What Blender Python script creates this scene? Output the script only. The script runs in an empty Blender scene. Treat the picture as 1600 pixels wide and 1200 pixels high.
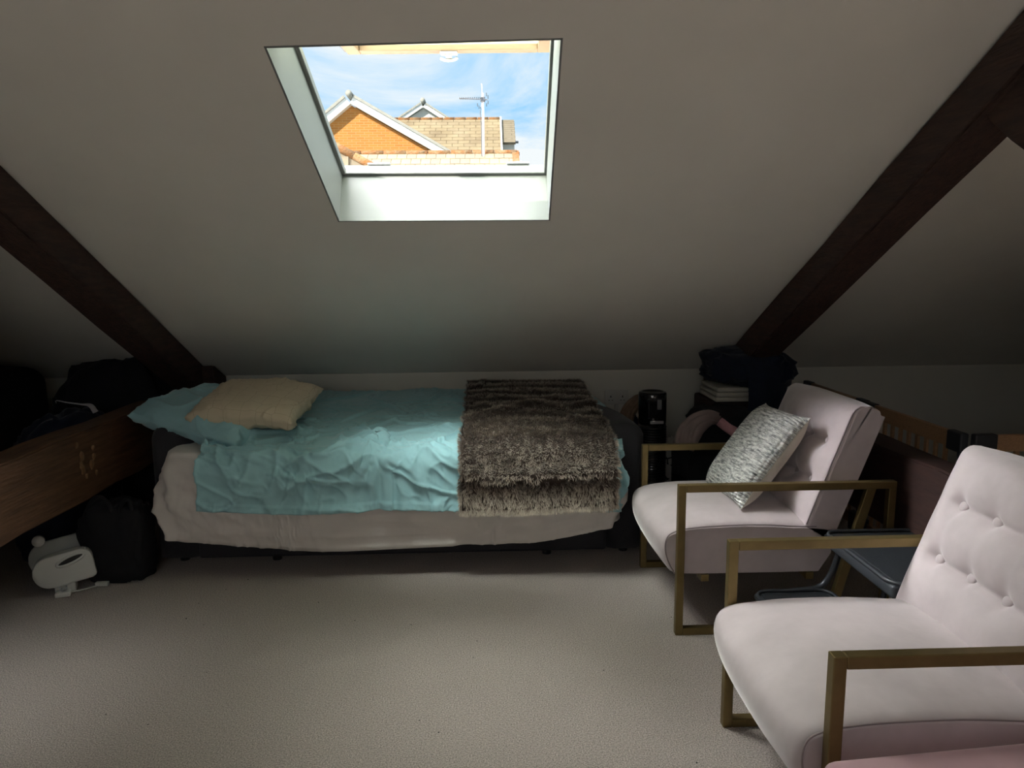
import bpy, bmesh, math, random
import numpy as np
from mathutils import Vector, Matrix
random.seed(7); RNG = np.random.default_rng(7)
scn = bpy.context.scene
COL = scn.collection
R = math.radians

# ------------------------------------------------------------------ camera
def cam_axes(p, y, r):
    fwd = np.array([math.sin(y)*math.cos(p), math.cos(y)*math.cos(p), -math.sin(p)])
    right = np.array([math.cos(y), -math.sin(y), 0.0]); up = np.cross(right, fwd)
    return math.cos(r)*right+math.sin(r)*up, -math.sin(r)*right+math.cos(r)*up, fwd
cr, cu, cf = cam_axes(R(8.7), R(1.7), R(-.6))
cd = bpy.data.cameras.new('camera'); cam = bpy.data.objects.new('camera', cd); COL.objects.link(cam)
cd.sensor_width = 36; cd.lens = 1110/1600*36; cd.clip_start = .02; cd.clip_end = 300
cam.matrix_world = Matrix(((cr[0], cu[0], -cf[0], 0), (cr[1], cu[1], -cf[1], 0), (cr[2], cu[2], -cf[2], 1.35), (0, 0, 0, 1)))
scn.camera = cam
# ------------------------------------------------------------------ view
scn.view_settings.view_transform = 'Standard'; scn.view_settings.look = 'None'
scn.view_settings.gamma = 1; scn.view_settings.use_curve_mapping = False
scn.view_settings.exposure = 0.0
scn.cycles.max_bounces = 8; scn.cycles.diffuse_bounces = 5
scn.cycles.sample_clamp_indirect = 8
# ------------------------------------------------------------------ sky
w = bpy.data.worlds.new('sky'); scn.world = w; w.use_nodes = True
nt = w.node_tree; N = nt.nodes; N.clear()
def nd(t, **k):
    n = N.new(t)
    for a, b in k.items(): setattr(n, a, b)
    return n
tc = nd('ShaderNodeTexCoord'); mp = nd('ShaderNodeMapping'); mp.inputs['Scale'].default_value = (1.6, 1.6, 5.0)
mp.inputs['Rotation'].default_value = (0, R(12), 0)
nz = nd('ShaderNodeTexNoise'); nz.inputs['Scale'].default_value = 2.1; nz.inputs['Detail'].default_value = 7; nz.inputs['Roughness'].default_value = .6; nz.inputs['Distortion'].default_value = .6
rp = nd('ShaderNodeValToRGB'); rp.color_ramp.elements[0].position = .38; rp.color_ramp.elements[1].position = .60
mx = nd('ShaderNodeMixRGB'); mx.inputs[1].default_value = (.36, .72, 1.06, 1); mx.inputs[2].default_value = (.96, 1.02, 1.04, 1)
bg = nd('ShaderNodeBackground'); bg.inputs[1].default_value = .95; ow = nd('ShaderNodeOutputWorld')
nt.links.new(tc.outputs['Generated'], mp.inputs[0]); nt.links.new(mp.outputs[0], nz.inputs['Vector'])
nt.links.new(nz.outputs['Fac'], rp.inputs[0]); nt.links.new(rp.outputs[0], mx.inputs[0])
nt.links.new(mx.outputs[0], bg.inputs[0]); nt.links.new(bg.outputs[0], ow.inputs[0])
# ------------------------------------------------------------------ sun and added daylight fill lamps
def lamp(name, kind, energy, color, loc, direction, **k):
    l = bpy.data.lights.new(name, kind); l.energy = energy; l.color = color
    for a, b in k.items(): setattr(l, a, b)
    o = bpy.data.objects.new(name, l); COL.objects.link(o); o.location = loc
    o.rotation_euler = Vector(direction).to_track_quat('-Z', 'Y').to_euler()
    return o
lamp('sun', 'SUN', 9.5, (1, .93, .80), (0, 0, 10), (1.014, 1.127, -1.0), angle=R(.5))
# area lamps added to boost indoor daylight; rear one at an assumed roof opening
lamp('daylight_fill_zenith', 'AREA', 1450, (1, .965, .965), (-1.05, 5.6, 16.3), (.06, -.22, -1), shape='RECTANGLE', size=19, size_y=13, spread=R(46))
lamp('daylight_fill_south', 'AREA', 1400, (1, .985, 1.0), (-.85, -4.25, 15.3), (.05, .5, -1), shape='RECTANGLE', size=14, size_y=10, spread=R(30))
lamp('daylight_fill_west', 'AREA', 1800, (1, .98, 1.0), (-11.2, 5.4, 11.9), (1.12, -.30, -1), shape='RECTANGLE', size=10, size_y=10, spread=R(38))
lamp('daylight_fill_northwest', 'AREA', 300, (1, .985, .98), (-6.8, 9.1, 13.7), (.84, -.85, -1.5), shape='RECTANGLE', size=8, size_y=8, spread=R(34))
lamp('daylight_fill_southwest', 'AREA', 420, (1, .985, .98), (-7.2, -.6, 14.4), (.84, .36, -1.5), shape='RECTANGLE', size=8, size_y=8, spread=R(34))
lamp('daylight_fill_east', 'AREA', 620, (1, .98, .98), (9.5, 5.2, 12.9), (-1.0, -.28, -1.1), shape='RECTANGLE', size=10, size_y=10, spread=R(38))
lamp('daylight_fill_rear', 'AREA', 4, (1.0, .96, .92), (-.7, -2.25, 2.0), (.0, .68, -.73), shape='RECTANGLE', size=1.6, size_y=.9)  # extra fill lamp at the assumed roof opening behind the camera

# ------------------------------------------------------------------ materials
def mat(name, col, rough=.6, metal=0, var=0, vscale=8, bump=0, bscale=200, sheen=0, spec=.5, col2=None, stretch=None, bdist=.002, detail=3, coat=0, uv=False):
    m = bpy.data.materials.new(name); m.use_nodes = True; t = m.node_tree; b = t.nodes['Principled BSDF']
    b.inputs['Base Color'].default_value = (*col, 1); b.inputs['Roughness'].default_value = rough; b.inputs['Metallic'].default_value = metal
    b.inputs['Specular IOR Level'].default_value = spec
    if sheen: b.inputs['Sheen Weight'].default_value = sheen; b.inputs['Sheen Roughness'].default_value = .35; b.inputs['Sheen Tint'].default_value = (1, .97, .97, 1)
    if coat: b.inputs['Coat Weight'].default_value = coat
    c = t.nodes.new('ShaderNodeTexCoord'); src = c.outputs['UV' if uv else 'Object']
    if stretch:
        mpn = t.nodes.new('ShaderNodeMapping'); mpn.inputs['Scale'].default_value = stretch
        t.links.new(src, mpn.inputs[0]); src = mpn.outputs[0]
    if var or col2:
        n = t.nodes.new('ShaderNodeTexNoise'); n.inputs['Scale'].default_value = vscale; n.inputs['Detail'].default_value = detail; n.inputs['Roughness'].default_value = .6
        t.links.new(src, n.inputs['Vector'])
        r = t.nodes.new('ShaderNodeValToRGB'); r.color_ramp.elements[0].position = .3; r.color_ramp.elements[1].position = .7
        c2 = col2 if col2 else tuple(min(1, x*(1+var)) for x in col); c1 = col if col2 else tuple(x*(1-var) for x in col)
        r.color_ramp.elements[0].color = (*c1, 1); r.color_ramp.elements[1].color = (*c2, 1)
        t.links.new(n.outputs['Fac'], r.inputs[0]); t.links.new(r.outputs[0], b.inputs['Base Color'])
    if bump:
        n2 = t.nodes.new('ShaderNodeTexNoise'); n2.inputs['Scale'].default_value = bscale; n2.inputs['Detail'].default_value = 4
        t.links.new(src, n2.inputs['Vector'])
        bp = t.nodes.new('ShaderNodeBump'); bp.inputs['Strength'].default_value = bump; bp.inputs['Distance'].default_value = bdist
        t.links.new(n2.outputs['Fac'], bp.inputs['Height']); t.links.new(bp.outputs[0], b.inputs['Normal'])
    return m
M = {}
M['wall'] = mat('wall_paint', (.60, .58, .52), .9, var=.03, vscale=3, bump=.15, bscale=90)
M['ceil'] = mat('ceiling_paint', (.74, .72, .66), .92, var=.03, vscale=2.5, bump=.12, bscale=70)
M['carpet'] = mat('carpet', (.17, .148, .135), .98, col2=(.80, .70, .645), vscale=230, bump=1.0, bscale=260, bdist=.008, detail=6, spec=.1, sheen=.2)
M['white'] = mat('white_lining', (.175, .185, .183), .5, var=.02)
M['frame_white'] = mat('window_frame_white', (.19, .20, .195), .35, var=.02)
M['sash'] = mat('sash_pine', (.20, .135, .075), .45, var=.08, stretch=(3, 30, 30))
M['clad'] = mat('cladding_grey', (.12, .13, .15), .4, metal=.6)
M['timber'] = mat('dark_timber', (.022, .011, .008), .75, col2=(.062, .030, .020), vscale=6, stretch=(9, 1.2, 9), bump=.8, bscale=14, bdist=.006, detail=7)
M['timber2'] = mat('brown_timber', (.055, .027, .013), .6, col2=(.150, .075, .036), vscale=5, stretch=(7, .9, 9), bump=.7, bscale=12, bdist=.005, detail=8)
M['timber3'] = mat('redbrown_timber', (.022, .010, .008), .65, col2=(.050, .022, .017), vscale=5, stretch=(7, 1.2, 7), bump=.5, bscale=12, bdist=.004, detail=8)
M['knot'] = mat('light_knot_wood', (.20, .11, .05), .6, var=.3, vscale=60)
M['sofa'] = mat('charcoal_weave', (.028, .027, .032), .9, var=.2, vscale=220, bump=.5, bscale=420, sheen=.15)
M['black_plastic'] = mat('black_plastic', (.010, .010, .012), .4)
M['sheet'] = mat('grey_sheet', (.68, .64, .61), .85, var=.04, vscale=5, bump=.4, bscale=26, bdist=.004, sheen=.2)
M['teal'] = mat('duvet_aqua', (.32, .56, .61), .8, var=.05, vscale=6, bump=.45, bscale=22, bdist=.005, sheen=.35)
M['velvet'] = mat('pink_velvet', (.535, .468, .480), .75, var=.10, vscale=7, bump=.3, bscale=40, bdist=.0015, sheen=1.0, spec=.25)
M['velvet2'] = mat('rose_velvet', (.56, .36, .40), .75, var=.08, vscale=6, bump=.25, bscale=60, bdist=.001, sheen=.6, spec=.25)
M['seam'] = mat('pink_piping', (.28, .23, .235), .8)
M['brass'] = mat('aged_brass', (.21, .155, .065), .42, metal=.75, var=.12, vscale=12)
M['navy'] = mat('navy_cloth', (.005, .010, .026), .95, var=.3, vscale=14, bump=.5, bscale=30, bdist=.004, sheen=.1)
M['blackcloth'] = mat('black_cloth', (.006, .006, .008), .95, var=.3, vscale=14, bump=.5, bscale=30, bdist=.004)
M['taupe'] = mat('taupe_cloth', (.26, .20, .19), .9, var=.1, vscale=20, bump=.4, bscale=50)
M['pinkcloth'] = mat('pink_cloth', (.50, .26, .29), .85, var=.12, vscale=30, bump=.4, bscale=60)
M['tan'] = mat('tan_cloth', (.20, .13, .085), .9, var=.25, vscale=20, bump=.5, bscale=40)
M['offwhite'] = mat('offwhite_cloth', (.42, .40, .35), .9, var=.06, vscale=12, bump=.3, bscale=50)
M['cream'] = mat('cream_cotton', (.60, .55, .47), .9, var=.04, vscale=12, bump=.3, bscale=40)
M['plastic_grey'] = mat('grey_plastic', (.030, .034, .040), .38, var=.06)
M['plastic_dark'] = mat('ribbed_rubber', (.010, .013, .017), .6, bump=.5, bscale=150)
M['steel_grey'] = mat('grey_steel_tube', (.05, .056, .066), .33, metal=.5)
M['gloss_black'] = mat('gloss_black', (.006, .007, .009), .16, coat=.5)
M['grille'] = mat('black_grille', (.010, .011, .013), .35)
M['silver'] = mat('silver_badge', (.55, .56, .58), .3, metal=.6)
M['glow_grey'] = mat('grey_print', (.20, .21, .22), .5)
M['beech'] = mat('beech', (.42, .24, .125), .5, var=.16, vscale=8, stretch=(14, 1, 14), bump=.1)
M['joint'] = mat('charcoal_plastic', (.030, .032, .038), .5)
M['socket'] = mat('socket_white', (.50, .49, .46), .5)
M['dark_slot'] = mat('dark_slot', (.02, .02, .02), .6)
M['appl'] = mat('white_plastic', (.62, .62, .59), .38, var=.02)
M['appl_grey'] = mat('pale_grey_plastic', (.36, .37, .36), .45, var=.03)
M['strap'] = mat('white_strap', (.50, .50, .52), .6)
M['brick'] = None
M['upvc'] = mat('white_fascia', (.86, .87, .86), .5)
M['tile'] = mat('tan_tile', (.25, .19, .11), .9, col2=(.35, .285, .18), vscale=1.7, bump=.5, bscale=30, bdist=.01)
M['tile_b'] = mat('pale_tile', (.185, .150, .100), .9, col2=(.25, .215, .155), vscale=2.3, bump=.5, bscale=30, bdist=.01)
M['tile_c'] = mat('buff_tile', (.23, .175, .105), .9, col2=(.33, .265, .17), vscale=1.7, bump=.5, bscale=30, bdist=.01)
M['lichen'] = mat('lichen_ridge', (.24, .075, .008), .95, col2=(.22, .16, .09), vscale=14, bump=.8, bscale=60, bdist=.02, detail=6)
M['ridge_grey'] = mat('grey_verge', (.30, .30, .27), .9, var=.1)
M['render'] = mat('white_render', (.55, .55, .52), .9)
M['mast'] = mat('galvanised_mast', (.80, .80, .82), .4, metal=.2)
M['ground'] = mat('distant_ground', (.16, .18, .10), .95, var=.3, vscale=.5)

def brick_mat():
    m = bpy.data.materials.new('orange_brick'); m.use_nodes = True; t = m.node_tree; b = t.nodes['Principled BSDF']
    c = t.nodes.new('ShaderNodeTexCoord'); mpn = t.nodes.new('ShaderNodeMapping'); mpn.inputs['Rotation'].default_value = (R(90), 0, 0)
    br = t.nodes.new('ShaderNodeTexBrick'); br.inputs['Color1'].default_value = (.46, .19, .035, 1); br.inputs['Color2'].default_value = (.39, .155, .028, 1)
    br.inputs['Mortar'].default_value = (.46, .27, .12, 1); br.inputs['Scale'].default_value = 1; br.inputs['Brick Width'].default_value = .16; br.inputs['Row Height'].default_value = .045
    br.inputs['Mortar Size'].default_value = .005
    t.links.new(c.outputs['Object'], mpn.inputs[0]); t.links.new(mpn.outputs[0], br.inputs['Vector'])
    bp = t.nodes.new('ShaderNodeBump'); bp.inputs['Distance'].default_value = .01; bp.invert = True
    t.links.new(br.outputs['Fac'], bp.inputs['Height']); t.links.new(bp.outputs[0], b.inputs['Normal'])
    t.links.new(br.outputs['Color'], b.inputs['Base Color']); b.inputs['Roughness'].default_value = .9
    return m
M['brick'] = brick_mat()
def glass_mat():
    m = bpy.data.materials.new('window_glass'); m.use_nodes = True; t = m.node_tree; t.nodes.clear()
    o = t.nodes.new('ShaderNodeOutputMaterial'); tr = t.nodes.new('ShaderNodeBsdfTransparent'); tr.inputs[0].default_value = (.93, .97, .93, 1)
    gl = t.nodes.new('ShaderNodeBsdfGlossy'); gl.inputs['Roughness'].default_value = .02
    tl = t.nodes.new('ShaderNodeBsdfTranslucent'); tl.inputs[0].default_value = (.80, .86, .62, 1)
    m1 = t.nodes.new('ShaderNodeMixShader'); m1.inputs[0].default_value = .16; m2 = t.nodes.new('ShaderNodeMixShader'); m2.inputs[0].default_value = .06
    t.links.new(tr.outputs[0], m1.inputs[1]); t.links.new(tl.outputs[0], m1.inputs[2]); t.links.new(m1.outputs[0], m2.inputs[1]); t.links.new(gl.outputs[0], m2.inputs[2])
    t.links.new(m2.outputs[0], o.inputs[0]); return m
M['glass'] = glass_mat()
def knit_mat():
    m = bpy.data.materials.new('grey_knit'); m.use_nodes = True; t = m.node_tree; b = t.nodes['Principled BSDF']
    c = t.nodes.new('ShaderNodeTexCoord')
    mpn = t.nodes.new('ShaderNodeMapping'); mpn.inputs['Scale'].default_value = (9, 50, 1); t.links.new(c.outputs['UV'], mpn.inputs[0])
    n = t.nodes.new('ShaderNodeTexNoise'); n.inputs['Scale'].default_value = 1.0; n.inputs['Detail'].default_value = 5; n.inputs['Roughness'].default_value = .75; t.links.new(mpn.outputs[0], n.inputs['Vector'])
    r = t.nodes.new('ShaderNodeValToRGB'); r.color_ramp.elements[0].position = .36; r.color_ramp.elements[0].color = (.11, .115, .12, 1); r.color_ramp.elements[1].position = .60; r.color_ramp.elements[1].color = (.80, .80, .76, 1)
    t.links.new(n.outputs['Fac'], r.inputs[0]); t.links.new(r.outputs[0], b.inputs['Base Color'])
    v = t.nodes.new('ShaderNodeTexVoronoi'); mp2 = t.nodes.new('ShaderNodeMapping'); mp2.inputs['Scale'].default_value = (22, 36, 1); t.links.new(c.outputs['UV'], mp2.inputs[0])
    v.inputs['Scale'].default_value = 1; v.inputs['Randomness'].default_value = .35; t.links.new(mp2.outputs[0], v.inputs['Vector'])
    bp = t.nodes.new('ShaderNodeBump'); bp.invert = True; bp.inputs['Strength'].default_value = 1; bp.inputs['Distance'].default_value = .012
    t.links.new(v.outputs['Distance'], bp.inputs['Height']); t.links.new(bp.outputs[0], b.inputs['Normal'])
    b.inputs['Roughness'].default_value = .95; return m
M['knit'] = knit_mat()
def print_mat(name, base, line, scale, width):
    m = bpy.data.materials.new(name); m.use_nodes = True; t = m.node_tree; b = t.nodes['Principled BSDF']
    c = t.nodes.new('ShaderNodeTexCoord'); v = t.nodes.new('ShaderNodeTexVoronoi'); v.feature = 'DISTANCE_TO_EDGE'; v.inputs['Scale'].default_value = scale; v.inputs['Randomness'].default_value = .3
    t.links.new(c.outputs['UV'], v.inputs['Vector'])
    r = t.nodes.new('ShaderNodeValToRGB'); r.color_ramp.elements[0].position = width*.6; r.color_ramp.elements[0].color = (*line, 1); r.color_ramp.elements[1].position = width; r.color_ramp.elements[1].color = (*base, 1)
    t.links.new(v.outputs['Distance'], r.inputs[0]); t.links.new(r.outputs[0], b.inputs['Base Color'])
    n2 = t.nodes.new('ShaderNodeTexNoise'); n2.inputs['Scale'].default_value = 9; t.links.new(c.outputs['UV'], n2.inputs['Vector'])
    bp = t.nodes.new('ShaderNodeBump'); bp.inputs['Strength'].default_value = .4; bp.inputs['Distance'].default_value = .01
    t.links.new(n2.outputs['Fac'], bp.inputs['Height']); t.links.new(bp.outputs[0], b.inputs['Normal'])
    b.inputs['Roughness'].default_value = .85; return m
M['beige_print'] = print_mat('beige_line_print', (.60, .52, .38), (.36, .30, .21), 7, .010)
def fur_mat():
    m = bpy.data.materials.new('faux_fur'); m.use_nodes = True; t = m.node_tree; b = t.nodes['Principled BSDF']
    a = t.nodes.new('ShaderNodeAttribute'); a.attribute_name = 'fur_colour'; t.links.new(a.outputs['Color'], b.inputs['Base Color'])
    b.inputs['Roughness'].default_value = .7; b.inputs['Sheen Weight'].default_value = .3; return m
M['fur'] = fur_mat(); M['fur_base'] = mat('fur_backing', (.050, .034, .026), .95)
def rune_mat():   # white fabric with black arrow-like prints
    m = bpy.data.materials.new('white_black_print'); m.use_nodes = True; t = m.node_tree; b = t.nodes['Principled BSDF']
    c = t.nodes.new('ShaderNodeTexCoord'); v = t.nodes.new('ShaderNodeTexVoronoi'); v.feature = 'DISTANCE_TO_EDGE'; v.inputs['Scale'].default_value = 28
    n = t.nodes.new('ShaderNodeTexNoise'); n.inputs['Scale'].default_value = 11
    t.links.new(c.outputs['Object'], v.inputs['Vector']); t.links.new(c.outputs['Object'], n.inputs['Vector'])
    l = t.nodes.new('ShaderNodeMath'); l.operation = 'LESS_THAN'; l.inputs[1].default_value = .09; g = t.nodes.new('ShaderNodeMath'); g.operation = 'GREATER_THAN'; g.inputs[1].default_value = .5
    mu = t.nodes.new('ShaderNodeMath'); mu.operation = 'MULTIPLY'
    t.links.new(v.outputs['Distance'], l.inputs[0]); t.links.new(n.outputs['Fac'], g.inputs[0]); t.links.new(l.outputs[0], mu.inputs[0]); t.links.new(g.outputs[0], mu.inputs[1])
    x = t.nodes.new('ShaderNodeMixRGB'); x.inputs[1].default_value = (.50, .47, .43, 1); x.inputs[2].default_value = (.02, .02, .02, 1)
    t.links.new(mu.outputs[0], x.inputs[0]); t.links.new(x.outputs[0], b.inputs['Base Color']); b.inputs['Roughness'].default_value = .9; return m
M['rune'] = rune_mat()

# ------------------------------------------------------------------ object helpers
def link(name, me, m, parent=None, kind=None):
    if m is not None: me.materials.append(M[m] if isinstance(m, str) else m)
    o = bpy.data.objects.new(name, me); COL.objects.link(o)
    if parent is not None: o.parent = parent
    if kind: o['kind'] = kind
    return o
def tag(o, label, cat, group=None):
    o['label'] = label; o['category'] = cat
    if group: o['group'] = group
    return o
def thing(name, label, cat, loc=(0, 0, 0), rz=0, group=None):
    o = bpy.data.objects.new(name, None); COL.objects.link(o); o.location = loc; o.rotation_euler = (0, 0, rz); o.empty_display_size = .1
    return tag(o, label, cat, group)
def struct(o): o['kind'] = 'structure'; return o
def smooth(me): me.polygons.foreach_set('use_smooth', [True]*len(me.polygons)); return me
def smooth_q(me): me.polygons.foreach_set('use_smooth', [len(p.vertices) < 5 for p in me.polygons]); return me
class MB:
    def __init__(s): s.bm = bmesh.new()
    def box(s, x0, y0, z0, x1, y1, z1, bev=0, seg=2, mtx=None):
        c = [(x, y, z) for x in (x0, x1) for y in (y0, y1) for z in (z0, z1)]
        v = [s.bm.verts.new(p) for p in c]
        f = [s.bm.faces.new([v[i] for i in q]) for q in ((0, 1, 3, 2), (4, 6, 7, 5), (0, 4, 5, 1), (2, 3, 7, 6), (0, 2, 6, 4), (1, 5, 7, 3))]
        if mtx is not None: bmesh.ops.transform(s.bm, matrix=mtx, verts=v)
        if bev:
            e = list({e for q in f for e in q.edges}); bmesh.ops.bevel(s.bm, geom=e, offset=bev, segments=seg, affect='EDGES', profile=.5, clamp_overlap=True)
        return s
    def hexa(s, a, b, bev=0):      # two quads (4 corners each), joined to a solid
        v = [s.bm.verts.new(p) for p in list(a)+list(b)]
        f = [s.bm.faces.new([v[i] for i in q]) for q in ((3, 2, 1, 0), (4, 5, 6, 7), (0, 1, 5, 4), (1, 2, 6, 5), (2, 3, 7, 6), (3, 0, 4, 7))]
        if bev:
            e = list({e for q in f for e in q.edges}); bmesh.ops.bevel(s.bm, geom=e, offset=bev, segments=2, affect='EDGES', profile=.5)
        return s
    def prism(s, poly, axis, a, b, bev=0, seg=2):   # poly in the two other axes, extruded along axis
        def P(p, t):
            q = list(p); q.insert(axis, t); return q
        va = [s.bm.verts.new(P(p, a)) for p in poly]; vb = [s.bm.verts.new(P(p, b)) for p in poly]; n = len(poly)
        f = [s.bm.faces.new(va[::-1]), s.bm.faces.new(vb)]+[s.bm.faces.new((va[i], va[(i+1) % n], vb[(i+1) % n], vb[i])) for i in range(n)]
        if bev:
            e = list({e for q in f for e in q.edges}); bmesh.ops.bevel(s.bm, geom=e, offset=bev, segments=seg, affect='EDGES', profile=.5)
        return s
    def tube(s, pts, r, n=10, caps=True):
        pts = [Vector(p) for p in pts]; rs = r if isinstance(r, (list, tuple)) else [r]*len(pts); rings = []
        t0 = (pts[1]-pts[0]).normalized(); u = t0.orthogonal().normalized()
        for i, p in enumerate(pts):
            t = ((pts[min(i+1, len(pts)-1)]-pts[max(i-1, 0)])).normalized()
            u = (u-t*u.dot(t)).normalized(); v = t.cross(u)
            rings.append([s.bm.verts.new(p+(u*math.cos(k*2*math.pi/n)+v*math.sin(k*2*math.pi/n))*rs[i]) for k in range(n)])
        for a, b in zip(rings, rings[1:]):
            for k in range(n): s.bm.faces.new((a[k], a[(k+1) % n], b[(k+1) % n], b[k]))
        if caps: s.bm.faces.new(rings[0][::-1]); s.bm.faces.new(rings[-1])
        return s
    def lathe(s, prof, c=(0, 0), n=32, sx=1, sy=1):
        rings = [[s.bm.verts.new((c[0]+r*sx*math.cos(k*2*math.pi/n), c[1]+r*sy*math.sin(k*2*math.pi/n), z)) for k in range(n)] for r, z in prof]
        for a, b in zip(rings, rings[1:]):
            for k in range(n): s.bm.faces.new((a[k], a[(k+1) % n], b[(k+1) % n], b[k]))
        s.bm.faces.new(rings[0][::-1]); s.bm.faces.new(rings[-1]); return s
    def build(s, name, m, parent=None, sm=False, kind=None):
        bmesh.ops.recalc_face_normals(s.bm, faces=s.bm.faces)
        me = bpy.data.meshes.new(name); s.bm.to_mesh(me); s.bm.free()
        if sm: smooth(me)
        return link(name, me, m, parent, kind)
def curve_pts(ctrl, n=6):     # catmull-rom
    c = [np.array(p, float) for p in ctrl]; c = [2*c[0]-c[1]]+c+[2*c[-1]-c[-2]]; o = []
    for i in range(1, len(c)-2):
        for k in range(n):
            t = k/n; o.append(.5*((2*c[i])+(-c[i-1]+c[i+1])*t+(2*c[i-1]-5*c[i]+4*c[i+1]-c[i+2])*t*t+(-c[i-1]+3*c[i]-3*c[i+1]+c[i+2])*t**3))
    o.append(c[-2]); return [tuple(p) for p in o]
# 2D value noise on arrays
_T = np.random.default_rng(3).random((64, 256, 256)).astype(np.float32) if False else None
_TAB = np.random.default_rng(3).random(65536)
def vn(x, y, seed=0):
    x = np.asarray(x, float); y = np.asarray(y, float); xi = np.floor(x).astype(int); yi = np.floor(y).astype(int); fx = x-xi; fy = y-yi
    fx = fx*fx*fx*(fx*(fx*6-15)+10); fy = fy*fy*fy*(fy*(fy*6-15)+10)
    h = lambda a, b: _TAB[(a*374761+b*668265+seed*9176) & 65535]
    return (h(xi, yi)*(1-fx)+h(xi+1, yi)*fx)*(1-fy)+(h(xi, yi+1)*(1-fx)+h(xi+1, yi+1)*fx)*fy
def ridge(x, y, seed=0): return (1-np.abs(2*vn(x, y, seed)-1))**3
def grid_mesh(name, P, m, parent=None, solid=0, sub=0, closed_u=False, uv=True, offset=-1):
    nu, nv = P.shape[:2]; me = bpy.data.meshes.new(name)
    i = np.arange(nu*nv).reshape(nu, nv)
    if closed_u: i = np.vstack([i, i[:1]])
    f = np.stack([i[:-1, :-1], i[1:, :-1], i[1:, 1:], i[:-1, 1:]], -1).reshape(-1, 4)
    me.from_pydata(P.reshape(-1, 3).tolist(), [], f.tolist())
    if uv:
        l = me.uv_layers.new(); U = np.stack(np.meshgrid(np.arange(nu)/(nu-1), np.arange(nv)/(nv-1), indexing='ij'), -1).reshape(-1, 2)
        l.data.foreach_set('uv', U[f.reshape(-1)].reshape(-1))
    smooth(me); o = link(name, me, m, parent)
    if solid: s = o.modifiers.new('solid', 'SOLIDIFY'); s.thickness = solid; s.offset = offset
    if sub: s = o.modifiers.new('sub', 'SUBSURF'); s.levels = sub; s.render_levels = sub
    return o
# ------------------------------------------------------------------ small cloth solver (position based)
def con(P, a, b, L, k):
    d = P[b]-P[a]; n = np.sqrt((d*d).sum(-1, keepdims=True))+1e-9; c = d*(.5*k*(1-L/n)); P[a] += c; P[b] -= c
def sl(a0, a1, st, b0, b1, bt): return (slice(a0, a1, st), slice(b0, b1, bt))
def cons(nu, nv, hu, hv):
    C = []
    for s in (0, 1): C.append((sl(s, nu-1, 2, 0, nv, 1), sl(s+1, nu, 2, 0, nv, 1), hu, 1.)); C.append((sl(0, nu, 1, s, nv-1, 2), sl(0, nu, 1, s+1, nv, 2), hv, 1.))
    d = math.hypot(hu, hv)
    for s in (0, 1): C.append((sl(s, nu-1, 2, 0, nv-1, 1), sl(s+1, nu, 2, 1, nv, 1), d, .4)); C.append((sl(s, nu-1, 2, 1, nv, 1), sl(s+1, nu, 2, 0, nv-1, 1), d, .4))
    for s in (0, 1, 2, 3): C.append((sl(s, nu-2, 4, 0, nv, 1), sl(s+2, nu, 4, 0, nv, 1), 2*hu, .12)); C.append((sl(0, nu, 1, s, nv-2, 4), sl(0, nu, 1, s+2, nv, 4), 2*hv, .12))
    out = []
    for a, b, L, k in C:
        # trim so both slices match
        na = [len(range(*q.indices(n))) for q, n in zip(a, (nu, nv))]; nb = [len(range(*q.indices(n))) for q, n in zip(b, (nu, nv))]
        n = [min(x, y) for x, y in zip(na, nb)]
        a2 = tuple(slice(q.start, q.start+(m-1)*q.step+1, q.step) for q, m in zip(a, n)); b2 = tuple(slice(q.start, q.start+(m-1)*q.step+1, q.step) for q, m in zip(b, n))
        out.append((a2, b2, L, k))
    return out
def cloth(P, hu, hv, collide, steps=120, iters=8, dt=.016, g=9.8, damp=.97, fric=.5):
    C = cons(P.shape[0], P.shape[1], hu, hv); V = np.zeros_like(P)
    for s in range(steps):
        O = P.copy(); V[..., 2] -= g*dt; P += V*dt
        for _ in range(iters):
            for a, b, L, k in C: con(P, a, b, L, k)
        Q, hit = collide(P); P[:] = Q
        V = (P-O)/dt*damp; V[hit] *= (1-fric)
        sp = np.sqrt((V*V).sum(-1, keepdims=True)); V *= np.minimum(1, 2.5/(sp+1e-9))
    return P
def sdf_box(P, c, h, r, off=0):
    q = np.abs(P-c)-(np.array(h)-r); s = np.sign(P-c); m = np.maximum(q, 0); l = np.sqrt((m*m).sum(-1)); ins = np.minimum(q.max(-1), 0); d = l+ins-r
    g = np.where((l > 1e-7)[..., None], m/(l[..., None]+1e-9), (q == q.max(-1, keepdims=True)).astype(float))*s
    pen = np.minimum(d-off, 0); return P-g*pen[..., None], pen < 0
def sdf_ell(P, c, r):
    q = (P-np.array(c))/np.array(r); l = np.sqrt((q*q).sum(-1)); ins = l < 1; k = np.where(ins, 1/(l+1e-9), 1); return np.array(c)+(P-np.array(c))*k[..., None], ins
def collider(*fs):
    def f(P):
        hit = np.zeros(P.shape[:-1], bool)
        for g in fs: P, h = g(P); hit |= h
        return P, hit
    return f
def ground(z=0):
    def f(P):
        h = P[..., 2] < z; P = P.copy(); P[..., 2] = np.maximum(P[..., 2], z); return P, h
    return f
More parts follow.
